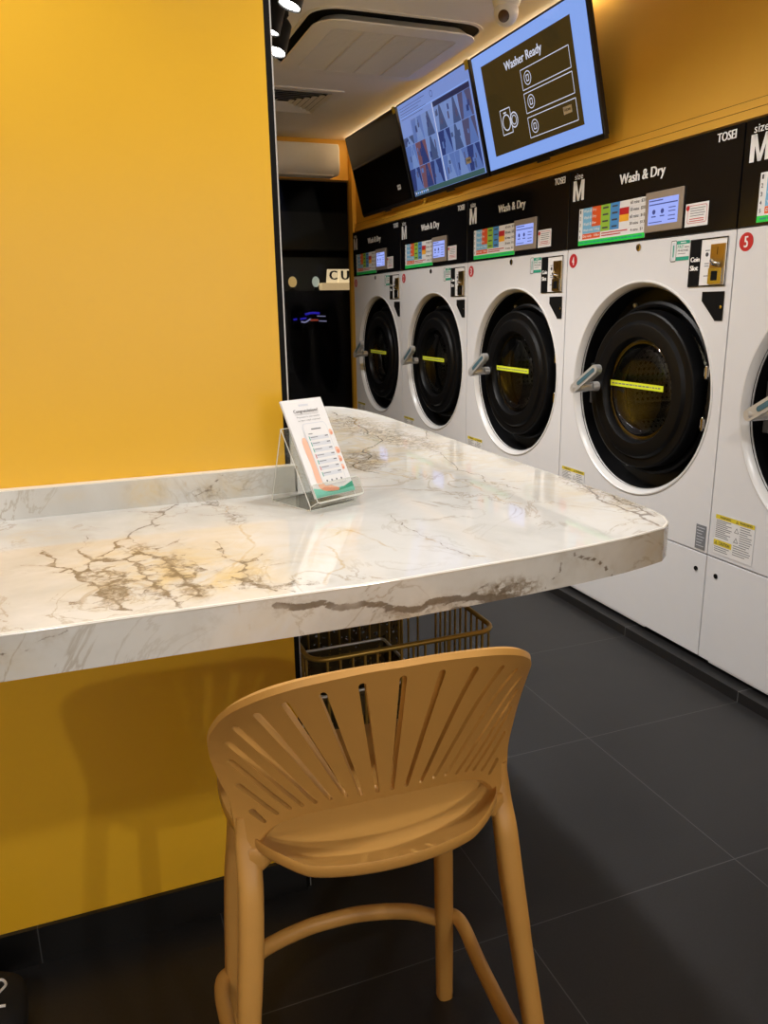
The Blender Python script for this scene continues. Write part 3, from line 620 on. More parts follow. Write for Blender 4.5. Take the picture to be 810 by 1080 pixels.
# ================================================================== WASHERS
H2 = MW/2
def WP(h, z, d=0.0): return (-d, H2-h, z-ZF)
PC = (.4955, .988)
def fnp(c=PC):
    return lambda u, v, a: WP(c[0]+u, c[1]+v, a)
GAP = .0025
wash_labels = {
 5: 'white front-loading washer at the right edge of the photo, red number 5',
 4: 'white front-loading washer behind the rounded counter corner, red number 4',
 3: 'white front-loading washer third from the far end, red number 3',
 2: 'white front-loading washer second from the far end, red number 2',
 1: 'white front-loading washer at the far end of the row, red number 1'}
def build_washer(root):
    # cabinet (sides, back, top) and the white front with its round porthole
    b = MB(); x0, x1 = GAP, MW-GAP
    ring = .412
    angs = sorted(set([2*PI*k/96 for k in range(96)] + [math.atan2(zz-PC[1], hh-PC[0]) % (2*PI) for hh in (x0, x1) for zz in (ZS+.003, ZB-.001)]))
    inn = []; out = []
    for a in angs:
        ca, sa = math.cos(a), math.sin(a); ts = []
        if abs(ca) > 1e-9: ts.append(((x1 if ca > 0 else x0)-PC[0])/ca)
        if abs(sa) > 1e-9: ts.append(((ZB-.001 if sa > 0 else ZS+.003)-PC[1])/sa)
        t = min(ts); inn.append(WP(PC[0]+ca*ring, PC[1]+sa*ring, 0)); out.append(WP(PC[0]+ca*t, PC[1]+sa*t, 0))
    n = len(angs); b.add(inn+out, [(k, (k+1) % n, n+(k+1) % n, n+k) for k in range(n)], M['white'])
    o = out; back = [(p[0]+.02, p[1], p[2]) for p in o]
    b.add(o+back, [(k, (k+1) % n, n+(k+1) % n, n+k) for k in range(n)], M['white'])
    # cabinet shell behind the front
    for (h0, h1) in ((x0, x0+.01), (x1-.01, x1)): slab(b, h0, h1, ZF, ZT-.004, WP, -.80, -.021, M['white'])
    slab(b, x0, x1, ZF, ZT-.004, WP, -.81, -.80, M['white']); slab(b, x0, x1, ZT-.008, ZT-.004, WP, -.80, -.021, M['white'])
    b.build('cabinet', root, smooth=30)
    b = MB(); b.lathe([(ring+.0005, -.001), (ring-.001, .003), (ring-.006, .004), (ring-.010, .001), (.392, -.016), (.388, -.024), (.388, -.03)], fnp(), M['bezel'], 96); b.build('porthole_bezel', root, smooth=40)
    b = MB(); b.lathe([(.3885, -.020), (.3885, -.115), (.335, -.12), (.335, -.075), (.325, -.07), (.315, -.075), (.305, -.12), (.262, -.125)], fnp(), M['black'], 72)
    for a in (35, 62, 118, 150, 215, 245, 300, 330):
        c = (PC[0]+.362*math.cos(math.radians(a)), PC[1]+.362*math.sin(math.radians(a)))
        b.lathe([(.009, -.118), (.009, -.108), (.005, -.105), (.0001, -.105)], fnp(c), M['satin'], 10)
    b.build('porthole_well', root, smooth=40)
    # drum
    b = MB(); seg = 48; uvs = []; vs = []
    prof = [(.262, -.125), (.262, -.40), (.262, -.62)]
    for r, a in prof:
        for k in range(seg+1):
            w = 2*PI*k/seg; vs.append(fnp()(r*math.cos(w), r*math.sin(w), a)); uvs.append((r*w, a))
    fs = [(i*(seg+1)+k, i*(seg+1)+k+1, (i+1)*(seg+1)+k+1, (i+1)*(seg+1)+k) for i in range(len(prof)-1) for k in range(seg)]
    k0 = len(vs)
    for r in (.262, .13, .01):
        for k in range(seg+1):
            w = 2*PI*k/seg; vs.append(fnp()(r*math.cos(w), r*math.sin(w), -.62)); uvs.append((r*math.cos(w), r*math.sin(w)))
    fs += [(k0+i*(seg+1)+k, k0+i*(seg+1)+k+1, k0+(i+1)*(seg+1)+k+1, k0+(i+1)*(seg+1)+k) for i in range(2) for k in range(seg)]
    b.add(vs, fs, M['drum']); dr = b.build('drum', root, smooth=40, uvs=uvs, fix=False)
    for a in (90, 210, 330):
        b = MB(); w = math.radians(a); c = (PC[0]+.235*math.cos(w), PC[1]+.235*math.sin(w))
        b.tube([WP(c[0], c[1], -.15), WP(c[0], c[1], -.60)], .035, M['steel'], seg=14); b.build('drum_lifter', dr, smooth=50)
    # door
    DC = (.5005, .9855)
    b = MB(); f = fnp(DC)
    b.lathe([(.193, -.10), (.193, -.022), (.200, -.006), (.206, .002), (.250, .004), (.256, .002), (.2655, -.0095), (.272, -.0105), (.296, -.008), (.302, -.011), (.3055, -.018), (.306, -.065), (.298, -.072), (.193, -.10)], f, M['doorblack'], 96)
    door = b.build('door', root, smooth=28)
    b = MB(); b.lathe([(.194, -.020), (.187, -.0155), (.186, -.030), (.150, -.052), (.10, -.066), (.04, -.072), (.0001, -.073)], f, M['doorglass'], 64); b.build('door_glass', door, smooth=60)
    b = MB(); b.lathe([(.195, -.024), (.180, -.026), (.180, -.060), (.172, -.085), (.193, -.10)], f, M['darkchrome'], 64); b.lathe([(.225, -.112), (.203, -.118), (.200, -.15), (.214, -.158)], f, M['steel'], 64); b.build('door_rim', door, smooth=40)
    # tape across the glass
    b = MB(); slab(b, .352, .664, .996, 1.018, WP, .0045, .0055, M['tape'])
    r2 = random.Random(5); h = .362
    while h < .65:
        w = r2.uniform(.006, .02); rect(b, h, h+w, 1.0045, 1.0095, WP, .006, M['mgrey']); h += w+.005
    b.build('warning_tape', door, smooth=0)
    # hinge
    b = MB(); slab(b, .845, .872, .872, 1.102, WP, -.10, -.032, M['black']); slab(b, .818, .846, .880, .912, WP, -.07, -.036, M['satin']); slab(b, .818, .846, 1.062, 1.094, WP, -.07, -.036, M['satin'])
    for z in (.896, 1.078): b.tube([WP(.832, z-.024, -.036), WP(.832, z+.024, -.036)], .007, M['steel'], 10)
    hg = b.build('hinge', door, smooth=40, bevel=.003)
    # handle: stub, boss and slanted lever with a coloured inlay
    b = MB()
    b.tube([WP(.262, .984, -.01), WP(.255, .984, .03), WP(.24, .982, .05)], [.021, .019, .018], M['satin'], 18)
    b.tube([WP(.192, .972, .062), WP(.205, .976, .066), WP(.262, .986, .056), WP(.282, .99, .04)], [.016, .0215, .0205, .014], M['satin'], 18)
    a = Vector((.202, .974)); c = Vector((.342, 1.061)); t = (c-a).normalized(); nn = Vector((-t.y, t.x)); pl = []
    for ctr, a0 in ((c, -90), (a, 90)):
        for k in range(9):
            w = math.radians(a0+180*k/8); p = ctr+t*math.cos(w)*.0195+nn*math.sin(w)*.0195; pl.append((p.x, p.y))
    b.prism(pl, WP, .058, .084, M['satin'])
    hd = b.build('handle', door, smooth=40, bevel=.004)
    pl = []
    for ctr, a0 in ((c-t*.004, -90), (a+t*.045, 90)):
        for k in range(7):
            w = math.radians(a0+180*k/6); p = ctr+t*math.cos(w)*.0085+nn*math.sin(w)*.0085; pl.append((p.x, p.y))
    b.prism(pl, WP, .0845, .0855, M['inlay'])
    bpy.data.objects.remove(hd); hd = b.build('handle', door, smooth=40)
    # latch seat left of the door
    b = MB(); slab(b, .135, .165, .90, 1.07, WP, -.10, -.05, M['rubber']); b.tube([WP(.175, .90, -.045), WP(.175, .945, -.045)], .007, M['satin'], 10); b.build('latch', root, smooth=40, bevel=.003)
    # black control panel with lettering
    b = MB(); slab(b, GAP, MW-GAP, ZB+.0015, ZT, WP, -.02, .004, M['blackpanel']); cp = b.build('control_panel', root, smooth=0, bevel=.002)
    D = .0056
    b = MB(); put_text(b, 'size', .037, .094, 1.815, 1.838, WP, D, M['text'], .004); b.build('size_word', cp, smooth=0); b = MB(); letter_m(b, .028, .106, 1.7315, 1.811, WP, D, M['text']); tag(b.build('size_letter', cp, smooth=0), 'white size letter M'); b = MB()
    fat_text(b, 'Wash & Dry', .335, .594, 1.745, 1.792, WP, D, M['text'], .0045); tag(b.build('programme_lettering', cp, smooth=0), 'white programme lettering'); b = MB(); fat_text(b, 'TOSEI', .832, .915, 1.815, 1.842, WP, D, M['text'], .0032); tag(b.build('maker_lettering', cp, smooth=0), 'white maker lettering')
    # price chart
    b = MB(); x0, x1, z1, z0 = .080, .502, 1.696, 1.552; slab(b, x0, x1, z0, z1, WP, .0042, .0055, M['paper'])
    rows = [1.696, 1.671, 1.646, 1.621, 1.597, 1.5735]; D = .0060; D2 = .0064
    rect(b, .108, .169, rows[4], rows[0], WP, D, M['cyan']); rect(b, .169, .229, rows[3], rows[0], WP, D, M['orange']); rect(b, .169, .229, rows[4], rows[3], WP, D, M['cyan'])
    rect(b, .108, .229, rows[5]+.002, rows[4]-.001, WP, D, M['red'] if 0 else M['orange']); rect(b, .229, .289, rows[4], rows[0], WP, D, M['lime']); rect(b, .289, .347, rows[4], rows[0], WP, D, M['blue'])
    rect(b, .347, .404, rows[2], rows[1], WP, D, M['red']); rect(b, .347, .404, rows[3], rows[2], WP, D, M['amber']); rect(b, x0, x1, z0, 1.5705, WP, D, M['green'])
    for i in range(5):
        t, bt = rows[i]-.006, rows[i+1]+.006
        put_text(b, str(i+1), .087, .094, bt, t, WP, D2, M['dtext'], .02)
        if i < 3: put_text(b, 'Wash &', .113, .166, bt+.001, t, WP, D2, M['text'], .015); put_text(b, 'Dry', .172, .199, bt+.001, t, WP, D2, M['text'], .015)
        elif i == 3: put_text(b, 'Wash only', .113, .180, bt, t, WP, D2, M['text'], .015); put_text(b, '16kg', .188, .224, bt, t, WP, D2, M['text'], .015)
        else: put_text(b, 'Dry only', .113, .172, bt, t, WP, D2, M['text'], .02); put_text(b, '10kg', .188, .224, bt, t, WP, D2, M['text'], .02)
        if i < 4:
            for (p, q) in ((.241, .277), (.301, .335)): rect(b, p, q, (t+bt)/2-.003, (t+bt)/2+.003, WP, D2, M['dtext'])
        put_text(b, ('60 mins', '50 mins', '60 mins', '30 mins', '4 mins')[i], .411 if i < 4 else .418, .462, bt+.001, t, WP, D2, M['dtext'], .01)
        put_text(b, ('$33', '$20', '$12', '$13', '$1')[i], .474, (.498 if i < 4 else .489), bt, t, WP, D2, M['dtext'], .01)
        if i: rect(b, .404, x1, rows[i]-.0005, rows[i]+.0005, WP, D2, M['lgrey'])
    rect(b, .468, .4688, rows[5], rows[0], WP, D2, M['lgrey'])
    for zz, q in ((1.589, .40), (1.580, .36)): rect(b, .238, q, zz-.002, zz+.002, WP, D2, M['red'])
    r2 = random.Random(2); h = .092
    while h < .49:
        w = r2.uniform(.008, .026); rect(b, h, min(h+w, .495), 1.559, 1.5645, WP, D2, M['teal']); h += w+.005
    tag(b.build('price_chart', cp, smooth=0), 'coloured price table with green foot strip')
    # touch display
    b = MB(); slab(b, .5035, .7005, 1.5655, 1.704, WP, .004, .012, M['tanframe']); td = b.build('touch_display', cp, smooth=0, bevel=.003)
    b = MB(); rect(b, .524, .680, 1.590, 1.679, WP, .0125, M['screen_small'])
    for p, q, z in ((.528, .60, 1.672), (.528, .676, 1.659)): rect(b, p, q, z-.002, z+.002, WP, .0129, M['screen_line'])
    for k, h in enumerate((.555, .60)):
        b.prism(ring2d(h, 1.634, .0085, 14), WP, .0127, .0129, M['screen_line']); rect(b, h-.012, h+.012, 1.616, 1.620, WP, .0129, M['screen_line'])
    for z in (1.642, 1.630, 1.615, 1.602): rect(b, .632, .668, z-.0015, z+.0015, WP, .0129, M['screen_line'])
    rect(b, .53, .6, 1.597, 1.600, WP, .0129, M['screen_line']); b.build('lit_screen', td, smooth=0) if False else b.build('screen_area', cp, smooth=0)
    # notice sticker with red bubble
    b = MB(); slab(b, .711, .819, 1.567, 1.642, WP, .0042, .0052, M['paper']); outline(b, rrect(.722, .812, 1.578, 1.634, .008, 4), .0016, WP, .0057, M['red']); b.prism(ring2d(.722, 1.628, .0085, 14), WP, .0055, .0061, M['red'])
    for i in range(4): rect(b, .735, .805-.005*(i % 2), 1.624-.008*i, 1.6265-.008*i, WP, .0058, M['mgrey'])
    for i in range(2): rect(b, .732, .800, 1.590-.007*i, 1.5925-.007*i, WP, .0058, M['red'])
    b.build('notice_sticker', cp, smooth=0)
    # key lock
    b = MB(); b.lathe([(.0135, 0), (.0135, .003), (.009, .004), (.0001, .004)], fnp((.469, 1.519)), M['steel'], 18); b.box(-.005, -.0042, H2-.471, H2-.467, 1.513-ZF, 1.525-ZF, M['matblack']); b.build('key_lock', root, smooth=30)
    # payment sticker
    b = MB(); slab(b, .647, .740, 1.4595, 1.5255, WP, .0005, .0015, M['paper']); rect(b, .676, .740, 1.5135, 1.5255, WP, .0020, M['teal']); rect(b, .676, .740, 1.4595, 1.472, WP, .0020, M['teal'])
    outline(b, rrect(.648, .675, 1.457, 1.527, .006, 3), .0022, WP, .0021, M['dtext']); rect(b, .653, .670, 1.463, 1.521, WP, .0019, M['lgrey']); rect(b, .658, .664, 1.472, 1.512, WP, .0022, M['teal'])
    put_text(b, 'PAY', .681, .712, 1.499, 1.511, WP, .0022, M['teal'], .014); put_text(b, 'WITH', .715, .737, 1.500, 1.506, WP, .0022, M['dtext'], .02); put_text(b, 'PHONE', .683, .735, 1.489, 1.4955, WP, .0022, M['dtext'], .014)
    rect(b, .683, .722, 1.481, 1.483, WP, .0022, M['mgrey']); rect(b, .695, .722, 1.518, 1.521, WP, .0023, M['text']); tag(b.build('payment_sticker', root, smooth=0), 'green and white phone payment sticker')
    # coin slot
    b = MB(); outline(b, [(.7485, 1.3695), (.917, 1.3695), (.917, 1.5215), (.7485, 1.5215)], .004, WP, .004, M['black']); slab(b, .7465, .799, 1.3685, 1.5225, WP, .0003, .003, M['matblack']); slab(b, .799, .917, 1.3695, 1.5215, WP, .0003, .002, M['paper'])
    fat_text(b, 'Coin', .7515, .7955, 1.450, 1.466, WP, .0034, M['text'], .003); fat_text(b, 'Slot', .7515, .791, 1.4215, 1.438, WP, .0034, M['text'], .003)
    b.prism(ring2d(.827, 1.471, .007, 12), WP, .002, .0025, M['dtext'])
    for z in (1.484, 1.442, 1.434, 1.402): rect(b, .818, .838, z-.0015, z+.0015, WP, .0024, M['mgrey'])
    cs = b.build('coin_slot', root, smooth=0)
    b = MB(); slab(b, .846, .909, 1.374, 1.502, WP, .002, .006, M['brass']); slab(b, .876, .8785, 1.468, 1.492, WP, .006, .0063, M['matblack'])
    b.tube([WP(.855, 1.452, .008), WP(.866, 1.449, .018), WP(.884, 1.441, .022), WP(.900, 1.438, .012)], [.006, .0065, .0065, .005], M['steel'], 10); b.tube([WP(.862, 1.440, .010), WP(.878, 1.436, .016), WP(.896, 1.431, .010)], .005, M['steel'], 8)
    b.build('brass_plate', cs, smooth=40)
    b = MB(); slab(b, .848, .908, 1.375, 1.4255, WP, .006, .012, M['steel']); slab(b, .862, .890, 1.386, 1.416, WP, .012, .0124, M['matblack']); b.build('coin_return', cs, smooth=40, bevel=.0015)
    # coin cup opening
    b = MB(); pl = [(.820, 1.349), (.919, 1.349), (.9195, 1.256), (.887, 1.256), (.820, 1.321)]
    b.prism(pl, WP, .0004, .0012, M['matblack']); outline(b, pl, .003, WP, .0018, M['black']); b.lathe([(.006, .001), (.006, .006), (.0001, .007)], fnp((.911, 1.30)), M['steel'], 10); b.build('coin_cup', root, smooth=30)
    # rating plate and lower labels
    b = MB(); slab(b, .887, .9355, .4585, .5475, WP, .0004, .0016, M['mgrey'])
    for i in range(7): rect(b, .892, .930-.006*(i % 3), .536-.011*i, .5385-.011*i, WP, .0019, M['lgrey'])
    b.build('rating_plate', root, smooth=0)
    b = MB(); x0, x1, z0, z1 = .026, .199, .466, .606; slab(b, x0, x1, z0, z1, WP, .0004, .0014, M['paper']); outline(b, [(x0, z0), (x1, z0), (x1, z1), (x0, z1)], .0015, WP, .0019, M['lgrey'])
    rect(b, x0, x1, .590, z1, WP, .0018, M['warn']); rect(b, x0, .108, .496, .516, WP, .0018, M['warn']); xm = .112
    put_text(b, 'WARNING', .046, .095, .594, .602, WP, .0022, M['dtext'], .02); put_text(b, 'WARNING', .134, .188, .594, .602, WP, .0022, M['dtext'], .02); put_text(b, 'CAUTION', .05, .1, .500, .511, WP, .0022, M['dtext'], .02)
    for cx_, cz in ((.124, .597), (.038, .505)): outline(b, [(cx_-.005, cz-.004), (cx_+.005, cz-.004), (cx_, cz+.005)], .0015, WP, .0022, M['dtext'])
    for cz in (.568, .534): outline(b, [(.115, cz-.008), (.133, cz-.008), (.124, cz+.008)], .0016, WP, .0022, M['dtext'])
    r2 = random.Random(8)
    for i in range(10): rect(b, .031, .105-r2.uniform(0, .03), .584-.0065*i, .5865-.0065*i, WP, .0020, M['mgrey'])
    for i in range(14): rect(b, .138 if i < 9 else .114, .193-r2.uniform(0, .025), .583-.0078*i, .5855-.0078*i, WP, .0020, M['mgrey'])
    for i in range(3): rect(b, .031, .100-r2.uniform(0, .02), .489-.007*i, .4915-.007*i, WP, .0020, M['mgrey'])
    tag(b.build('caution_label', root, smooth=0), 'white instruction label with yellow warning headers')
    # service panel below
    b = MB(); slab(b, GAP, MW-GAP, ZF+.006, ZS-.003, WP, -.02, 0, M['white']); slab(b, .05, MW-.30, ZF+.0, ZF+.006, WP, -.02, -.002, M['white']); sp = b.build('service_panel', root, smooth=0, bevel=.0015)
    for sx in (.902, .05):
        b = MB(); b.lathe([(.0085, 0), (.0085, .003), (.006, .0035), (.0001, .0035)], fnp((sx, .383)), M['matblack'], 16); b.build('panel_screw', sp, smooth=40)
    for h0, h1, d0, d1 in ((.06, .12, -.10, -.05), (MW-.12, MW-.06, -.10, -.05), (.06, .12, -.75, -.70), (MW-.12, MW-.06, -.75, -.70)):
        b = MB(); slab(b, h0, h1, .038, ZF+.001, WP, d0, d1, M['matblack']); b.build('foot', root)
def badge(root, num):
    b = MB(); b.prism(ring2d(.043, 1.4945 if num != 5 else 1.499, .0285, 28), WP, .0004, .0012, M['red']); bd = b.build('number_badge', root, smooth=0)
    zc = 1.4945 if num != 5 else 1.499
    b = MB(); w = .0085 if num != 1 else .004; fat_text(b, str(num), .043-w, .043+w, zc-.017, zc+.017, WP, .0016, M['text'], .003); tag(b.build('number', bd, smooth=0), 'white number %d' % num)
    return bd
GRP = 'front loading washers along the right wall'
w5 = thing('washing_machine', wash_labels[5], 'washing machine', (XM, YJ-H2, ZF), 0, GRP)
build_washer(w5)
ws = {5: w5}
for k, num in enumerate((4, 3, 2, 1)):
    c = copy_tree(w5); c.location = (XM, YJ-H2+MW*(k+1), ZF); c['label'] = wash_labels[num]; ws[num] = c
for num, r in ws.items(): badge(r, num)

# ================================================================== TELEVISIONS
TH_T = math.atan2(.119, .496)
def tv(y_left, w, label):
    o = thing('television', label, 'television', (1.968, y_left, 1.942), 0, 'wall televisions above the washers')
    Hh = .508
    def P(s, t, d=0.0):      # s 0..1 left to right, t 0..1 top to bottom, d toward the room (normal)
        up = Vector((-math.sin(TH_T), 0, math.cos(TH_T))); nrm_ = Vector((-math.cos(TH_T), 0, -math.sin(TH_T)))
        return Vector((0, -s*w, 0)) + up*(1-t)*Hh + nrm_*d
    b = MB(); pl = [(0, 1), (1, 1), (1, 0), (0, 0)]
    b.prism(pl, P, -.022, .0, M['tv']); b.prism([(.12, .92), (.88, .92), (.88, .25), (.12, .25)], P, -.05, -.022, M['tv']); body = b.build('tv_body', o, smooth=0, bevel=.002)
    b = MB(); b.prism([(0.004, 1.0), (.996, 1.0), (.996, 1.028), (.004, 1.028)], P, -.02, -.002, M['tv']); b.prism([(.45, 1.028), (.55, 1.028), (.55, 1.045), (.45, 1.045)], P, -.016, -.006, M['tv']); b.build('lower_bezel', o, smooth=0, bevel=.0015)
    # wall bracket
    b = MB(); wx = XM+.03-1.968
    for s in (.35, .65):
        a = P(s, .45, -.05); c = P(s, .8, -.05); e = .015
        b.tube([a, (wx, a.y, a.z)], .010, M['tv'], 8); b.tube([c, (wx-.0, c.y, c.z)], .010, M['tv'], 8); b.box(wx-.006, wx, a.y-.03, a.y+.03, c.z-.03, a.z+.03, M['tv'])
    b.build('wall_bracket', o, smooth=40)
    return o, P
def trect(b, s0, s1, t0, t1, P, d, m): b.add([P(s0, t1, d), P(s1, t1, d), P(s1, t0, d), P(s0, t0, d)], [(0, 1, 2, 3)], m)
def tout(b, s0, s1, t0, t1, P, d, m, w=.0045):
    for a in ((s0, s1, t0-w, t0+w), (s0, s1, t1-w, t1+w), (s0-w*.55, s0+w*.55, t0, t1), (s1-w*.55, s1+w*.55, t0, t1)): trect(b, *a, P, d, m)
def tring(b, s, t, r, P, d, m, w=.004, asp=1.8):
    pts = ring2d(0, 0, 1, 28); n = len(pts)
    vs = [P(s+p[0]*r, t+p[1]*r*asp, d) for p in pts]+[P(s+p[0]*(r-w), t+p[1]*(r-w)*asp, d) for p in pts]
    b.add(vs, [(k, (k+1) % n, n+(k+1) % n, n+k) for k in range(n)], m)
# washer status television (nearest)
o3, P = tv(3.654, .914, 'wall television showing Washer Ready on a dark screen with a pale blue border')
b = MB(); d = .0006
trect(b, .012, .988, .018, .985, P, d, M['tvglow']); d = .0012; trect(b, .094, .875, .118, .881, P, d, M['tvreflect']); b.build('screen', o3, smooth=0)
b = MB(); d = .002
v, f, _ = text2d('Washer Ready'); [b.add([P(.313+.0015*k+p[0]*.327, .275-p[1]*.09, d+.00003*k) for p in v], f, M['tvwhite']) for k in range(3)]
for t0, t1 in ((.306, .460), (.488, .640), (.675, .834)): tout(b, .445, .838, t0, t1, P, d, M['tvwhite'], .0032)
for t in (.382, .563, .755): tring(b, .497, t, .030, P, d, M['tvwhite'])
for t in (.382, .563, .755): tout(b, .487, .507, t-.022, t+.022, P, d, M['tvwhite'], .004)
tout(b, .205, .300, .530, .733, P, d, M['tvwhite'], .004); tring(b, .253, .640, .038, P, d, M['tvwhite'], .006); tring(b, .325, .642, .036, P, d, M['tvwhite'], .006); tring(b, .325, .642, .022, P, d, M['tvwhite'], .004); trect(b, .235, .262, .553, .565, P, d, M['tvwhite'])
b.build('screen_graphics', o3, smooth=0)
b = MB(); trect(b, .738, .803, .706, .762, P, .0025, M['paper']); v, f, _ = text2d('HDMI', .02); b.add([P(.748+p[0]*.045, .742-p[1]*.018, .003) for p in v], f, M['dtext']); b.build('white_sticker', o3, smooth=0)
# security-camera television
o2, P = tv(4.583, .909, 'wall television showing a security camera grid, middle of the three')
b = MB(); trect(b, .012, .988, .018, .985, P, .0006, M['tvbrow']); b.build('screen', o2, smooth=0)
shade = [screen_mat('camera_view_%s' % n, c, .85) for n, c in (('haze', (88, 112, 172)), ('mist', (112, 136, 190)), ('deep', (46, 58, 110)), ('slate', (66, 80, 120)), ('rust', (110, 76, 88)), ('dusk', (78, 76, 108)))]
b = MB(); r2 = random.Random(11); d = .0012
trect(b, .02, .975, .932, .982, P, d, M['tvbar'])
for k in range(7): trect(b, .03+.03*k, .048+.03*k, .945, .97, P, .002, M['tvglow'] if k % 3 else M['neonw'])
trect(b, .509, .972, .165, .215, P, .0016, M['tvdark']); trect(b, .497, .503, .16, .935, P, .002, M['tvwhite']); trect(b, .02, .97, .150, .158, P, .0016, M['tvglow']); 
def tile(s0, s1, t0, t1, k):
    trect(b, s0, s1, t0, t1, P, .0012, shade[k]); w = s1-s0; h = t1-t0; c = s0+w*r2.uniform(.35, .65)
    poly = [(c-.05*w, t0), (c+.08*w, t0), (c+.42*w if c+.42*w < s1 else s1, t1), (max(s0, c-.25*w), t1)]
    b.add([P(x, y, .0016) for x, y in poly[::-1]], [(0, 1, 2, 3)], shade[(k+1) % 3 if k != 1 else 3])
    for q in range(3):
        x = s0+w*r2.uniform(.02, .75); y = t0+h*r2.uniform(.1, .6); trect(b, x, x+w*r2.uniform(.06, .2), y, min(t1, y+h*r2.uniform(.15, .35)), P, .002, shade[r2.choice([2, 3, 5, 0])])
for i in range(3):
    for j in range(3): tile(.012+.158*j, .166+.158*j, .215+.24*i, .450+.24*i, [(3, 0, 1), (0, 4, 1), (2, 4, 2)][i][j]) if not (i == 0 and j == 0) else tile(.012, .166, .36, .45, 3)
for i in range(3):
    for j in range(3): tile(.508+.155*j, .660+.155*j, .218+.238*i, .450+.238*i, [(1, 1, 5), (2, 1, 5), (0, 0, 2)][i][j])
for k in range(5): trect(b, .04, .42-.05*(k % 3), .06+.028*k, .065+.028*k, P, .0016, shade[2])
tring(b, .515, .085, .018, P, .002, shade[2]); b.build('screen_graphics', o2, smooth=0)
b = MB(); trect(b, .786, .843, .794, .850, P, .0025, M['paper']); v, f, _ = text2d('HDMI', .02); b.add([P(.794+p[0]*.042, .83-p[1]*.018, .003) for p in v], f, M['dtext']); b.build('white_sticker', o2, smooth=0)
b = MB(); trect(b, .957, 1.0, -.01, .075, P, .0025, M['warn']); b.build('yellow_tag', o2, smooth=0)
b = MB(); v = None; trect(b, .68, .97, .0, .0, P, .003, M['tvwhite']) if False else None
# dark television
o1, P = tv(5.523, .911, 'wall television switched off with a black screen, farthest of the three')
b = MB(); trect(b, .012, .988, .018, .985, P, .0006, M['tvoff']); b.build('screen', o1, smooth=0)
b = MB(); trect(b, .786, .843, .794, .850, P, .0025, M['paper']); v, f, _ = text2d('HDMI', .02); b.add([P(.794+p[0]*.042, .83-p[1]*.018, .003) for p in v], f, M['dtext']); b.build('white_sticker', o1, smooth=0)
b = MB(); trect(b, .962, 1.004, -.01, .065, P, .0025, M['warn']); b.build('yellow_tag', o1, smooth=0)

# ================================================================== CEILING EQUIPMENT
ac = thing('ceiling_air_conditioner', 'square white ceiling cassette air conditioner with dark outlet slots and fine grille', 'air conditioner', (1.44, 3.845, CEIL))
def CP(x, y, z): return (x, y, z)
hx, hy = .395, .40
b = MB()
def ringstack(b, rings, m):     # list of (hx, hy, r, z)
    n = None; vs = []
    for ax, ay, r, z in rings:
        l = rrect(-ax, ax, -ay, ay, r, 8); n = len(l); vs += [(p[0], p[1], z) for p in l]
    b.add(vs, [(i*n+k, i*n+(k+1) % n, (i+1)*n+(k+1) % n, (i+1)*n+k) for i in range(len(rings)-1) for k in range(n)], m)
    return n, vs
ringstack(b, [(hx+.016, hy+.016, .13, 0), (hx+.016, hy+.016, .13, -.005), (hx+.002, hy+.002, .12, -.006), (hx, hy, .12, -.001)], M['acwhite'])
b.build('outer_rim', ac, smooth=40)
b = MB(); ringstack(b, [(hx, hy, .12, -.0025), (hx-.10, hy-.10, .05, -.0015)], M['matblack']); b.build('air_slot', ac, smooth=40)
b = MB(); n, vs = ringstack(b, [(hx-.06, hy-.06, .09, -.003), (hx-.03, hy-.03, .11, -.030), (hx-.016, hy-.016, .115, -.036), (hx-.018, hy-.018, .112, -.041), (hx-.05, hy-.05, .09, -.046), (hx-.10, hy-.10, .03, -.046), (hx-.104, hy-.104, .03, -.041)], M['acwhite'])
b.add(vs[-n:], [tuple(range(n))], M['grille']); b.build('face_panel', ac, smooth=40)
b = MB()
for k in range(34): y = -(hy-.108)+k*(2*(hy-.108)/33); b.box(-(hx-.105), hx-.105, y-.0022, y+.0022, -.046, -.0405, M['grille'])
for x in (-.15, 0, .15): b.box(x-.004, x+.004, -(hy-.105), hy-.105, -.0475, -.0405, M['grille'])
b.build('intake_grille', ac, smooth=0)
vent = thing('ceiling_vent', 'square white ceiling air vent with nested angled louvres', 'vent', (1.28, 4.94, CEIL))
b = MB()
def sq(b, r0, z0, r1, z1, m):
    a = [(-r0, -r0, z0), (r0, -r0, z0), (r0, r0, z0), (-r0, r0, z0), (-r1, -r1, z1), (r1, -r1, z1), (r1, r1, z1), (-r1, r1, z1)]
    b.add(a, [(k, (k+1) % 4, 4+(k+1) % 4, 4+k) for k in range(4)], m)
sq(b, .285, 0, .285, -.008, M['acwhite']); sq(b, .285, -.008, .235, -.008, M['acwhite']); b.build('vent_frame', vent, smooth=0)
for k in range(6):
    b = MB(); r = .235-.036*k; sq(b, r, -.012, r-.020, -.0012, M['acwhite']); b.build('louvre', vent, smooth=0, fix=False)
b = MB(); b.box(-.234, .234, -.234, .234, -.0006, -.0001, M['matblack']); b.build('vent_duct', vent, smooth=0)
sac = thing('wall_air_conditioner', 'white split air conditioner high on the far wall above the dark window', 'air conditioner', (1.40, YFAR, 2.235))
b = MB(); prof = [(0, .005), (-.19, .0), (-.215, .025), (-.222, .07), (-.222, .17), (-.205, .205), (-.15, .215), (0, .215)]
xs0, xs1 = -.47, .475
b.prism(prof, lambda y, z, x: (x, y, z), xs0, xs1, M['acwhite']); b.build('unit_body', sac, smooth=40, bevel=.008, bseg=3)
b = MB(); b.box(xs0+.04, xs1-.04, -.195, -.10, -.006, .004, M['grille']); b.build('air_flap', sac, smooth=0, bevel=.003)
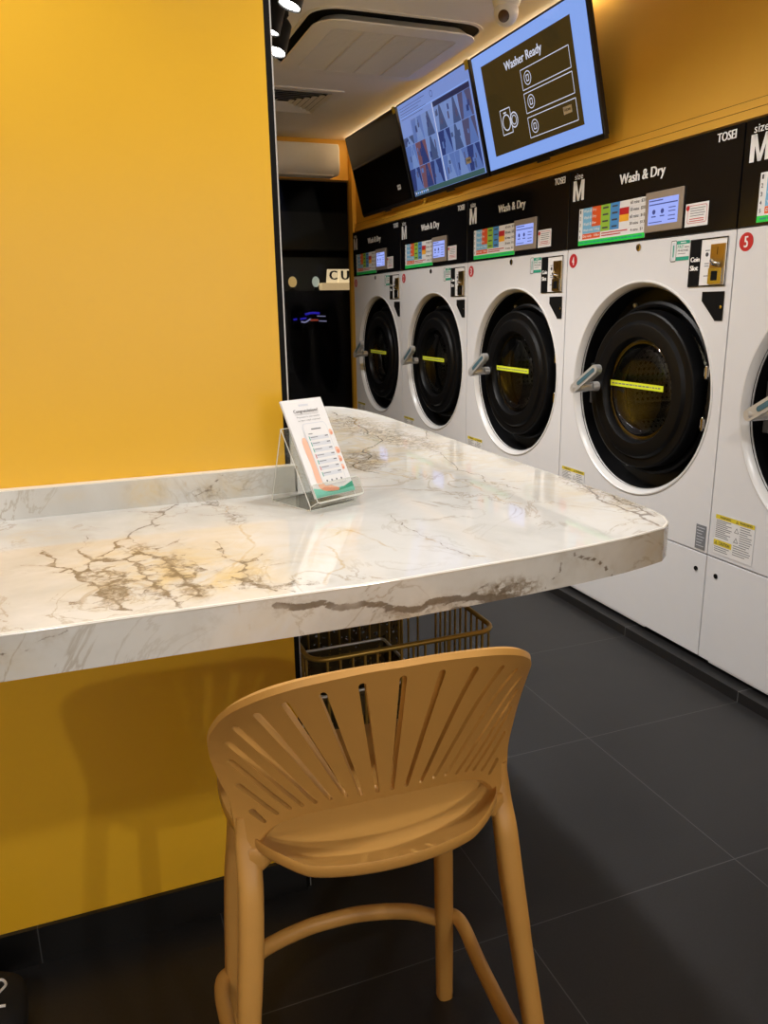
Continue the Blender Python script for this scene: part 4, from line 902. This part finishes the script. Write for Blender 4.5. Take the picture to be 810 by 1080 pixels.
# dome camera with its conduit
cam_t = thing('ceiling_camera', 'white turret security camera on the ceiling above the Washer Ready screen', 'camera', (1.74, 3.12, CEIL+.0005))
b = MB(); zz = lambda u, v, a: (u, v, a); b.lathe([(.0001, 0), (.046, 0), (.048, -.012), (.043, -.03), (.038, -.034)], zz, M['acwhite'], 28); b.build('camera_base', cam_t, smooth=40)
b = MB(); vs = []; seg = 28
axis = Vector((-.60, -.62, -.52)).normalized(); rot = Vector((0, 0, 1)).rotation_difference(axis); ctr = Vector((0, 0, -.05))
pf = [(.041*math.sin(a), .041*math.cos(a)) for a in [math.radians(x) for x in (179, 160, 140, 120, 100, 85, 70, 58)]]+[(.030, .0335), (.020, .0385), (.019, .037)]
fnc = lambda u, v, a: tuple(ctr + rot @ Vector((u, v, a)))
b.lathe(pf, fnc, M['acwhite'], seg); b.build('camera_head', cam_t, smooth=50)
b = MB(); b.lathe([(.0195, .036), (.0185, .0385), (.010, .0395), (.0001, .0395)], fnc, mat('camera_lens_plate', (.05, .012, .01), .2), seg); b.build('camera_lens', cam_t, smooth=40)
cam_t.scale = (1.2, 1.2, 1.2)
b = MB(); b.box(.55, 1.70, 3.108, 3.128, CEIL-.012, CEIL, M['ceil']); tag(b.build('cable_conduit', smooth=0, bevel=.002), 'thin white cable conduit along the ceiling leading to the security camera', 'conduit')
# track and spotlights
b = MB(); b.box(-.018, .018, -2.4, 2.9, -.03, 0, M['black']); tr = b.build('lighting_track', smooth=0, bevel=.002); tr.location = (.845, 1.4, CEIL); tag(tr, 'black ceiling lighting track carrying the spotlights', 'track')
def spot_head(loc_lens, top, label, group, power, ang=125, aim=None, small=1.0):
    L0 = Vector(loc_lens); T0 = Vector(top); dr_ = (L0-T0).normalized(); base = Vector((T0.x, T0.y, CEIL-.03))
    o = thing('track_spotlight', label, 'spotlight', tuple(base), 0, group); R0 = L0-base; T1 = T0-base; r = .042*small
    q = Vector((0, 0, 1)).rotation_difference(dr_); f = lambda u, v, a: tuple(T1 + q @ Vector((u, v, a))); ln = (L0-T0).length
    b = MB(); b.lathe([(.0001, -.008), (r*.7, -.006), (r, .01), (r, ln-.012), (r*1.02, ln), (r*.9, ln), (r*.86, ln-.006)], f, M['black'], 24); b.build('lamp_barrel', o, smooth=40)
    b = MB(); b.disc(r*.88, f, ln-.006, M['lens'], 24); b.build('lamp_lens', o, smooth=0)
    b = MB(); b.tube([(0, 0, 0), (0, 0, T1.z*.5), tuple(T1*.9)], .010, M['black'], 8); b.box(-.016, .016, -.05, .05, -.022, .0, M['black']); b.build('lamp_stem', o, smooth=40)
    ld = bpy.data.lights.new('track_spotlight_beam', 'SPOT'); ld.energy = power; ld.spot_size = math.radians(ang); ld.spot_blend = 1.0; ld.shadow_soft_size = .04; ld.color = (1.0, .98, .96)
    lo = bpy.data.objects.new('lamp_beam', ld); COL.objects.link(lo); lo.location = L0 + dr_*.012
    d2 = (Vector(aim)-L0).normalized() if aim else dr_
    lo.rotation_euler = Vector((0, 0, -1)).rotation_difference(d2).to_euler()
    return o
PW = 60
spot_head((.879, 3.48, 2.33), (.915, 3.50, 2.45), 'lit black track spotlight, frontmost barrel at the wall edge', 'track spotlights', PW, aim=(1.1, 3.5, 0))
spot_head((.797, 3.25, 2.33), (.83, 3.24, 2.45), 'lit track spotlight half hidden behind the wall edge, left of the frontmost barrel', 'track spotlights', PW*.8, aim=(1.0, 3.2, 0))
spot_head((.805, 2.97, 2.33), (.845, 2.97, 2.45), 'lit track spotlight at the top edge of the photo', 'track spotlights', PW*.8, aim=(1.4, 2.6, .6))
spot_head((.82, 4.45, 2.33), (.845, 4.45, 2.45), 'added track spotlight at the far end of the track, hidden behind the yellow wall', 'added spotlight behind the wall edge', PW, aim=(1.7, 4.5, .6))  # unseen lamp added to brighten the far washers
off = 'track spotlights over the counter, above the frame'
spot_head((.80, 1.24, 2.33), (.845, 1.24, 2.45), 'track spotlight over the rounded counter corner, above the frame', off, PW*.72, aim=(.55, 1.0, .3))
spot_head((.82, 2.15, 2.33), (.845, 2.15, 2.45), 'track spotlight over the middle of the counter, above the frame', off, PW*.75, aim=(1.7, 2.0, .6))
spot_head((.84, .10, 2.33), (.845, .10, 2.45), 'added track spotlight aimed at the nearest washers, above the frame', off, PW*.9, ang=95, aim=(2.0, .9, 1.5))  # unseen lamp added to lift the bulkhead and near washers
spot_head((.42, .46, 2.33), (.42, .44, 2.45), 'spotlight straight above the stool, above the frame', off, PW*.55, ang=54, aim=(.36, .82, .62))
spot_head((1.15, -2.2, 2.15), (1.2, -2.3, 2.3), 'spotlight by the rear wall aimed at the panel under the counter', off, 60, ang=30, aim=(-.12, 1.5, .42))
spot_head((-.2, 1.08, 2.34), (-.2, 1.04, 2.45), 'spotlight washing the yellow wall, above the frame', off, PW*.40, aim=(-.1, 1.45, .4))
spot_head((-1.2, 1.0, 2.34), (-1.2, .96, 2.45), 'spotlight washing the yellow wall further left, above the frame', off, PW*.40, aim=(-1.0, 1.5, .4))
spot_head((-1.0, -.45, 2.34), (-1.03, -.5, 2.45), 'spotlight aimed at the foot of the yellow wall, above and behind the frame', off, PW*.75, ang=40, aim=(-.12, 1.527, .15))
spot_head((-.6, -1.6, 2.34), (-.6, -1.56, 2.45), 'added fill spotlight on the left half of the rear wall, outside the frame', off, PW*.9, aim=(-.6, -2.4, .8))  # unseen lamp added for bounce fill off the rear wall
spot_head((.9, -1.6, 2.34), (.9, -1.56, 2.45), 'added fill spotlight on the rear wall near the washers', off, PW*.9, aim=(.9, -2.4, .8))  # second added lamp for the same rear wall bounce

# ================================================================== BROCHURE AND HOLDER
al = math.radians(61); wv = Vector((.9197, .3927, 0)); bk = Vector((-.3927, .9197, 0)); up = bk*math.cos(al)+Vector((0, 0, 1))*math.sin(al); nr = -bk*math.sin(al)+Vector((0, 0, 1))*math.cos(al)
B0 = Vector((.376, 1.345, .980)); BW = .0968; BH = .195
hold = thing('brochure_holder', 'clear acrylic brochure holder standing on the marble counter', 'holder', (B0.x, B0.y, ZC)); HB = Vector((B0.x, B0.y, ZC))
def HP(a, s, n=0.0): return B0 + wv*a + up*s + nr*n - HB
def sheet(b, pts, nrm_, t, m): b.add([Vector(p) for p in pts]+[Vector(p)+nrm_*t for p in pts], [tuple(range(len(pts))), tuple(range(2*len(pts)-1, len(pts)-1, -1))]+[(i, (i+1) % len(pts), len(pts)+(i+1) % len(pts), len(pts)+i) for i in range(len(pts))], m)
T = .003; xa, xb = -.012, BW+.004
b = MB(); sheet(b, [HP(xa, -.012, -.008), HP(xb, -.012, -.008), HP(xb, .145, -.008), HP(xa, .145, -.008)], -nr, T, M['acrylic']); b.build('back_plate', hold, smooth=0)
b = MB(); sheet(b, [HP(xa, -.012, -.008), HP(xb, -.012, -.008), HP(xb, -.012, .016), HP(xa, -.012, .016)], -up, T, M['acrylic']); b.build('shelf_plate', hold, smooth=0)
b = MB(); pl = rrect(xa, xb, -.014, .022, .006, 4); sheet(b, [HP(p[0], p[1], .016) for p in pl], nr, T, M['acrylic']); lip = b.build('front_lip', hold, smooth=0)
b = MB(); b.tube([HP(p[0], p[1], .0175) for p in pl], .0009, M['acryedge'], 6, closed=True); b.build('lip_edge', lip, smooth=60)
# rear leg of the A-frame and base plate
top_l = HP(xa, .145, -.011); top_r = HP(xb, .145, -.011); fb = bk*.072
gl_, gr_ = Vector((top_l.x, top_l.y, .0015))+fb*.55, Vector((top_r.x, top_r.y, .0015))+fb*.55
b = MB(); sheet(b, [top_l, top_r, gr_, gl_], bk, T, M['acrylic']); b.build('rear_plate', hold, smooth=0)
f_l, f_r = HP(xa, -.014, -.010), HP(xb, -.014, -.010)
f_l = Vector((f_l.x, f_l.y, .001)); f_r = Vector((f_r.x, f_r.y, .001))
b = MB(); sheet(b, [f_l, f_r, gr_, gl_], Vector((0, 0, 1)), .002, M['acrylic']); b.build('base_plate', hold, smooth=0)
b = MB()
for p, q in ((HP(xa, -.012, -.008), top_l), (HP(xb, -.012, -.008), top_r), (top_l, top_r), (top_l, gl_), (top_r, gr_), (f_l, gl_), (f_l, f_r), (HP(xa, -.012, -.008), HP(xa, -.012, .016)), (HP(xa, -.012, .016), HP(xb, -.012, .016)), (f_l, HP(xa, -.012, -.008)), (f_r, HP(xb, -.012, -.008)), (gl_, gr_)): b.tube([p, q], .0009, M['acryedge'], 6)
b.build('plate_edges', hold, smooth=60)
def brochure(n, label, full):
    o = thing('brochure', label, 'brochure', tuple(B0+nr*n), 0); O = B0+nr*n
    def Q(a, s, d=0.0): return B0 + wv*(a*BW) + up*(s*BH) + nr*(n+d) - O
    b = MB(); sheet(b, [Q(0, 0), Q(1, 0), Q(1, 1), Q(0, 1)], nr, .0008, M['paper']); b.build('sheet', o, smooth=0)
    if not full: return o
    def poly(b, pts, d, m): b.add([Q(x, y, d) for x, y in pts], [tuple(range(len(pts)))], m)
    b = MB(); poly(b, [(0, .0), (1, 0), (1, .055), (.7, .065), (.4, .05), (0, .10)], .0012, M['aqua']); poly(b, [(.25, .035), (.6, .03), (1, .045), (1, .10), (.75, .06), (.5, .045)], .0014, M['teal']); b.build('printed_band', o, smooth=0)
    b = MB()
    poly(b, spline([(.15, .56), (.19, .60), (.25, .60), (.29, .54), (.33, .40), (.42, .25), (.47, .12), (.50, .09), (.62, .06), (.60, .035), (.35, .045), (.2, .075), (.15, .16), (.165, .32), (.15, .45), (.15, .56)], 3)[:-1], .0014, M['skin'])
    poly(b, spline([(.2, .075), (.35, .045), (.60, .035), (.62, .06), (.45, .075), (.3, .09), (.2, .075)], 3)[:-1], .0016, M['skin2'])
    for cx, cy in ((.935, .63), (.965, .43), (.965, .325), (.975, .24)):
        pass
    for cx, cy, rx, ry in ((.925, .625, .045, .032), (.925, .43, .065, .038), (.905, .34, .062, .034), (.90, .255, .05, .030)): poly(b, ring2d(cx, cy, rx, 14, ry), .0014, M['skin']); poly(b, ring2d(cx+.01, cy-.012, rx*.6, 12, ry*.5), .0016, M['skin2'])
    b.build('printed_hand', o, smooth=0)
    b = MB(); body = rrect(.28, .88, .10, .745, .07, 5); poly(b, body, .0018, M['lgrey']); poly(b, rrect(.295, .865, .108, .737, .06, 5), .0020, M['paper'])
    for i in range(7):
        y = .585-.062*i; poly(b, [(.36, y-.018), (.83, y-.018), (.83, y+.022), (.36, y+.022)], .0022, M['lgrey']); poly(b, [(.345, y-.02), (.362, y-.02), (.362, y+.024), (.345, y+.024)], .0024, M['red'] if i in (3, 5) else M['teal'])
        poly(b, [(.38, y+.006), (.56, y+.006), (.56, y+.013), (.38, y+.013)], .0024, M['mgrey']); poly(b, [(.74, y+.006), (.82, y+.006), (.82, y+.014), (.74, y+.014)], .0024, M['dtext'])
    poly(b, [(.47, .672), (.71, .672), (.71, .684), (.47, .684)], .0024, M['mgrey']); poly(b, [(.36, .628), (.46, .628), (.46, .636), (.36, .636)], .0024, M['mgrey'])
    for k in range(4): poly(b, ring2d(.40+.12*k, .145, .022, 10, .011), .0024, M['mgrey'])
    b.build('printed_phone', o, smooth=0)
    b = MB(); v, f, _ = text2d('Congratulations!', .008); b.add([Q(.21+p[0]*.60, .848+p[1]*.045, .0014) for p in v], f, M['dtext'])
    for s, y, x0, x1, h in (('Payment is successful', .80, .24, .80, .022), ('to start wash anytime!', .765, .24, .80, .022)):
        v, f, _ = text2d(s, .0); b.add([Q(x0+p[0]*(x1-x0), y+p[1]*h, .0014) for p in v], f, M['mgrey'])
    poly(b, [(.22, .84), (.80, .84), (.80, .843), (.22, .843)], .0014, M['mgrey']); poly(b, [(.38, .925), (.62, .925), (.62, .945), (.38, .945)], .0014, M['lgrey']); b.build('printed_text', o, smooth=0)
    return o
brochure(.0, 'front white brochure with a printed hand holding a phone, in the acrylic holder', True)
brochure(-.0035, 'spare white brochure hidden behind the printed one, only its left edge showing', False)

# ================================================================== LAUNDRY BASKETS
def basket(name, loc, w, dp, h, label, step=.03, slant=0.0):
    o = thing(name, label, 'basket', loc, 0)
    b = MB(); b.tube([(p[0], p[1], h) for p in rrect(0, w, 0, dp, .045, 6)], .0065, M['gold'], 10, closed=True); b.build('rim', o, smooth=60)
    b = MB(); b.tube([(p[0], p[1], .05) for p in rrect(slant, w-slant, slant, dp-slant, .04, 6)], .006, M['gold'], 10, closed=True)
    b.tube([(p[0], p[1], h*.55) for p in rrect(slant*.5, w-slant*.5, slant*.5, dp-slant*.5, .042, 6)], .004, M['gold'], 8, closed=True); b.build('hoop', o, smooth=60)
    b = MB(); rt = rrect(0, w, 0, dp, .045, 6); rb = rrect(slant, w-slant, slant, dp-slant, .04, 6)
    nx = int((w-.08)/step); ny = int((dp-.08)/step); pts = []
    for k in range(nx+1): x = .04+(w-.08)*k/nx; pts += [((x, 0), (0, 1)), ((x, dp), (0, -1))]
    for k in range(ny+1): y = .04+(dp-.08)*k/ny; pts += [((0, y), (1, 0)), ((w, y), (-1, 0))]
    for (x, y), (a, c) in pts: b.tube([(x, y, h), (x+a*slant, y+c*slant, .05)], .0034, M['gold'], 6)
    b.build('wire_bars', o, smooth=60)
    b = MB(); n = 14
    for k in range(n+1): x = slant+.01+(w-2*slant-.02)*k/n; b.tube([(x, slant, .05), (x, dp-slant, .05)], .003, M['gold'], 6)
    b.build('base_wires', o, smooth=60)
    for x, y in ((.05, .05), (w-.05, .05), (.05, dp-.05), (w-.05, dp-.05)):
        b = MB(); b.tube([(x-.011, y, .023), (x+.011, y, .023)], .022, M['rubber'], 16); b.tube([(x, y, .03), (x, y, .055)], .006, M['gold'], 8); b.build('castor', o, smooth=50)
    return o
basket('laundry_basket', (.416, 1.585, 0), .477, .40, .54, 'gold wire laundry basket under the counter, nearest the stool')
bm_ = thing('mesh_basket', 'smaller fine-mesh basket nested inside the gold wire basket', 'basket', (.446, 1.63, .058))
w_, d_, h_ = .262, .262, .365
b = MB(); uvs = []
for (x0, y0, x1, y1) in ((0, 0, w_, 0), (w_, 0, w_, d_), (w_, d_, 0, d_), (0, d_, 0, 0)):
    L_ = math.dist((x0, y0), (x1, y1)); b.add([(x0, y0, 0), (x1, y1, 0), (x1, y1, h_), (x0, y0, h_)], [(0, 1, 2, 3)], M['wiremesh']); uvs += [(0, 0), (L_, 0), (L_, h_), (0, h_)]
b.add([(0, 0, 0), (w_, 0, 0), (w_, d_, 0), (0, d_, 0)], [(0, 1, 2, 3)], M['wiremesh']); uvs += [(0, 0), (w_, 0), (w_, d_), (0, d_)]
b.build('mesh_sides', bm_, smooth=0, uvs=uvs)
b = MB(); b.tube([(p[0], p[1], h_) for p in rrect(0, w_, 0, d_, .012, 3)], .004, M['satin'], 8, closed=True); b.build('rim', bm_, smooth=60)
bb = thing('mesh_hamper', 'tall fine-mesh hamper standing behind the gold wire basket', 'basket', (.43, 2.06, 0))
w_, d_, h_ = .40, .40, .62; b = MB(); uvs = []
for (x0, y0, x1, y1) in ((0, 0, w_, 0), (w_, 0, w_, d_), (w_, d_, 0, d_), (0, d_, 0, 0)):
    L_ = math.dist((x0, y0), (x1, y1)); b.add([(x0, y0, .01), (x1, y1, .01), (x1, y1, h_), (x0, y0, h_)], [(0, 1, 2, 3)], M['wiremesh']); uvs += [(0, 0), (L_, 0), (L_, h_), (0, h_)]
b.add([(0, 0, .01), (w_, 0, .01), (w_, d_, .01), (0, d_, .01)], [(0, 1, 2, 3)], M['wiremesh']); uvs += [(0, 0), (w_, 0), (w_, d_), (0, d_)]
b.build('mesh_sides', bb, smooth=0, uvs=uvs)
b = MB(); b.tube([(p[0], p[1], h_) for p in rrect(0, w_, 0, d_, .02, 4)], .007, M['gold'], 8, closed=True)
for x, y in ((0, 0), (w_, 0), (w_, d_), (0, d_)): b.tube([(x, y, .0), (x, y, h_)], .006, M['gold'], 8)
b.tube([(p[0], p[1], .012) for p in rrect(0, w_, 0, d_, .02, 4)], .006, M['gold'], 8, closed=True); b.build('frame', bb, smooth=60)

# ================================================================== BAG at the lower left
bag = thing('backpack', 'black backpack with a white curved mark on the floor at the lower left corner', 'bag', (-.375, 1.36, 0), 0)
def superell(b, rx, ry, rz, c, m, e=.55, nu=28, nv=16):
    vs = []; sp = lambda v, p: math.copysign(abs(v)**p, v)
    for j in range(nv+1):
        ph = -PI/2+PI*j/nv
        for i in range(nu):
            t = 2*PI*i/nu; vs.append((c[0]+rx*sp(math.cos(ph), e)*sp(math.cos(t), e), c[1]+ry*sp(math.cos(ph), e)*sp(math.sin(t), e), c[2]+rz*sp(math.sin(ph), e)))
    b.add(vs, [(j*nu+i, j*nu+(i+1) % nu, (j+1)*nu+(i+1) % nu, (j+1)*nu+i) for j in range(nv) for i in range(nu)], m)
b = MB(); superell(b, .155, .085, .05, (0, 0, .0505), M['fabric']); b.build('bag_body', bag, smooth=60)
b = MB(); superell(b, .125, .03, .034, (0, -.075, .042), M['fabric']); b.build('front_pocket', bag, smooth=60)
b = MB(); b.tube(spline([(-.05, .02, .098), (-.035, .02, .118), (.035, .02, .118), (.05, .02, .098)], 5), .007, M['fabric'], 8); b.build('carry_loop', bag, smooth=60)
b = MB(); b.tube(spline([(.096, .028, .0985), (.112, .034, .0965), (.121, .020, .0955), (.112, .004, .0975), (.104, -.012, .0985), (.106, -.028, .098), (.124, -.030, .095)], 4), .0026, M['text'], 6); b.build('white_mark', bag, smooth=60)

# ================================================================== OUTSIDE, beyond the glass
def out_box(name, x0, x1, y0, y1, z0, z1, m, label, cat):
    b = MB(); b.box(x0, x1, y0, y1, z0, z1, m); return tag(b.build(name, smooth=0, bevel=.01), label, cat)
out_box('stall_counter', 2.0, 4.2, 8.95, 9.5, -.02, 1.515, M['outdark'], 'dark street stall counter outside the window, under the lit sign', 'counter')
sg = thing('lit_sign', 'warm lit street sign with the letters C U beyond the window', 'sign', (2.695, 9.0, 1.516)); sg.scale = (.82, 1, 1)
b = MB(); b.box(0, .75, 0, .14, 0, .082, M['outglow2']); b.build('light_box', sg, smooth=0, bevel=.006)
for k, ch in enumerate('CU'):
    b = MB(); x0 = .085+.175*k
    b.prism([(x0, .083), (x0+.165, .083), (x0+.18, .235), (x0+.018, .235)], lambda x, z, y: (x, y, z), .05, .075, M['outglow']); cd = b.build('letter_card', sg, smooth=0)
    b = MB(); fat_text(b, ch, x0+.03, x0+.15, .118, .218, lambda x, z, d: (x+.01, .049-d, z), 0, M['dtext'], .016); b.build('letter', cd, smooth=0)
b = MB(); x0 = .435; b.prism([(x0, .083), (x0+.165, .083), (x0+.18, .235), (x0+.018, .235)], lambda x, z, y: (x, y, z), .05, .075, M['outglow']); b.build('letter_card', sg, smooth=0)
def lamp(x, m, label, rx):
    o = thing('globe_lamp', label, 'lamp', (x, 9.06, 1.516)); b = MB(); superell(b, rx, rx, .06, (0, 0, .095), m, e=1.0); b.build('lamp_globe', o, smooth=60)
    b = MB(); b.lathe([(.0001, .0), (.04, .0), (.04, .012), (.012, .02), (.012, .04), (.0001, .04)], lambda u, v, a: (u, v, a), M['matblack'], 16); b.build('lamp_foot', o, smooth=40)
lamp(2.36, M['globe'], 'warm glowing globe lamp outside, left of the lit sign', .048)
lamp(2.635, M['globe2'], 'cool white globe lamp outside, beside the lit sign', .042)
ns = thing('neon_sign', 'small blue neon sign low in the dark window', 'sign', (2.29, 8.9, 1.10))
b = MB(); b.box(0, .45, .02, .035, -.02, .2, M['matblack']); b.build('backing_board', ns, smooth=0)
b = MB(); b.tube(spline([(.16, 0, .15), (.24, 0, .165), (.33, 0, .16)], 5), .012, M['neonb'], 8); b.tube([(.02, 0, .095), (.06, 0, .10)], .01, M['neonb'], 8); b.tube([(.10, 0, .10), (.17, 0, .108)], .01, M['neonb'], 8); b.build('blue_tube', ns, smooth=60)
b = MB(); b.tube(spline([(.11, 0, .07), (.16, 0, .065), (.22, 0, .10)], 4), .008, M['neonw'], 8); b.tube([(.30, 0, .13), (.40, 0, .125)], .005, M['neonw'], 6); b.tube([(.32, 0, .075), (.41, 0, .07)], .006, M['neonw'], 6); b.build('white_tube', ns, smooth=60)
b = MB(); b.tube([(.22, 0, .085), (.31, 0, .085)], .010, M['neonr'], 8); b.build('red_tube', ns, smooth=60)
b = MB(); b.box(2.0, 4.2, 10.19, 10.2, 1.3, 1.9, M['outgrey'])
ld = bpy.data.lights.new('stall_lamp', 'POINT'); ld.energy = 1.2; ld.color = (1, .85, .6); ld.shadow_soft_size = .1; lo = bpy.data.objects.new('stall_lamp', ld); COL.objects.link(lo); lo.location = (2.75, 9.7, 1.75)

# ================================================================== WORLD, CAMERA, VIEW
sc = bpy.context.scene
w = bpy.data.worlds.new('World'); sc.world = w; w.use_nodes = True; w.node_tree.nodes['Background'].inputs[0].default_value = (.01, .012, .02, 1); w.node_tree.nodes['Background'].inputs[1].default_value = .25
cam = bpy.data.cameras.new('Camera'); co = bpy.data.objects.new('Camera', cam); COL.objects.link(co); sc.camera = co
f_, yaw, pit, roll = 824.2747, .362, -.2565, -.0164
cy_, sy_, cp, sp_ = math.cos(yaw), math.sin(yaw), math.cos(pit), math.sin(pit)
fw = Vector((sy_*cp, cy_*cp, sp_)); rt = Vector((cy_, -sy_, 0)); upv = rt.cross(fw)
r2_ = rt*math.cos(roll)+upv*math.sin(roll); u2_ = upv*math.cos(roll)-rt*math.sin(roll)
mm = Matrix((r2_, u2_, -fw)).transposed().to_4x4(); mm.translation = Vector((0, 0, 1.3177)); co.matrix_world = mm
cam.sensor_fit = 'HORIZONTAL'; cam.sensor_width = 36; cam.lens = f_/810*36; cam.clip_start = .02
vs_ = sc.view_settings; sc.display_settings.display_device = 'sRGB'; vs_.view_transform = 'Standard'; vs_.look = 'None'; vs_.gamma = 1; vs_.use_curve_mapping = False; vs_.exposure = 0.16
sc.cycles.use_denoising = True; sc.cycles.max_bounces = 10; sc.cycles.transparent_max_bounces = 16; sc.cycles.sample_clamp_indirect = 6
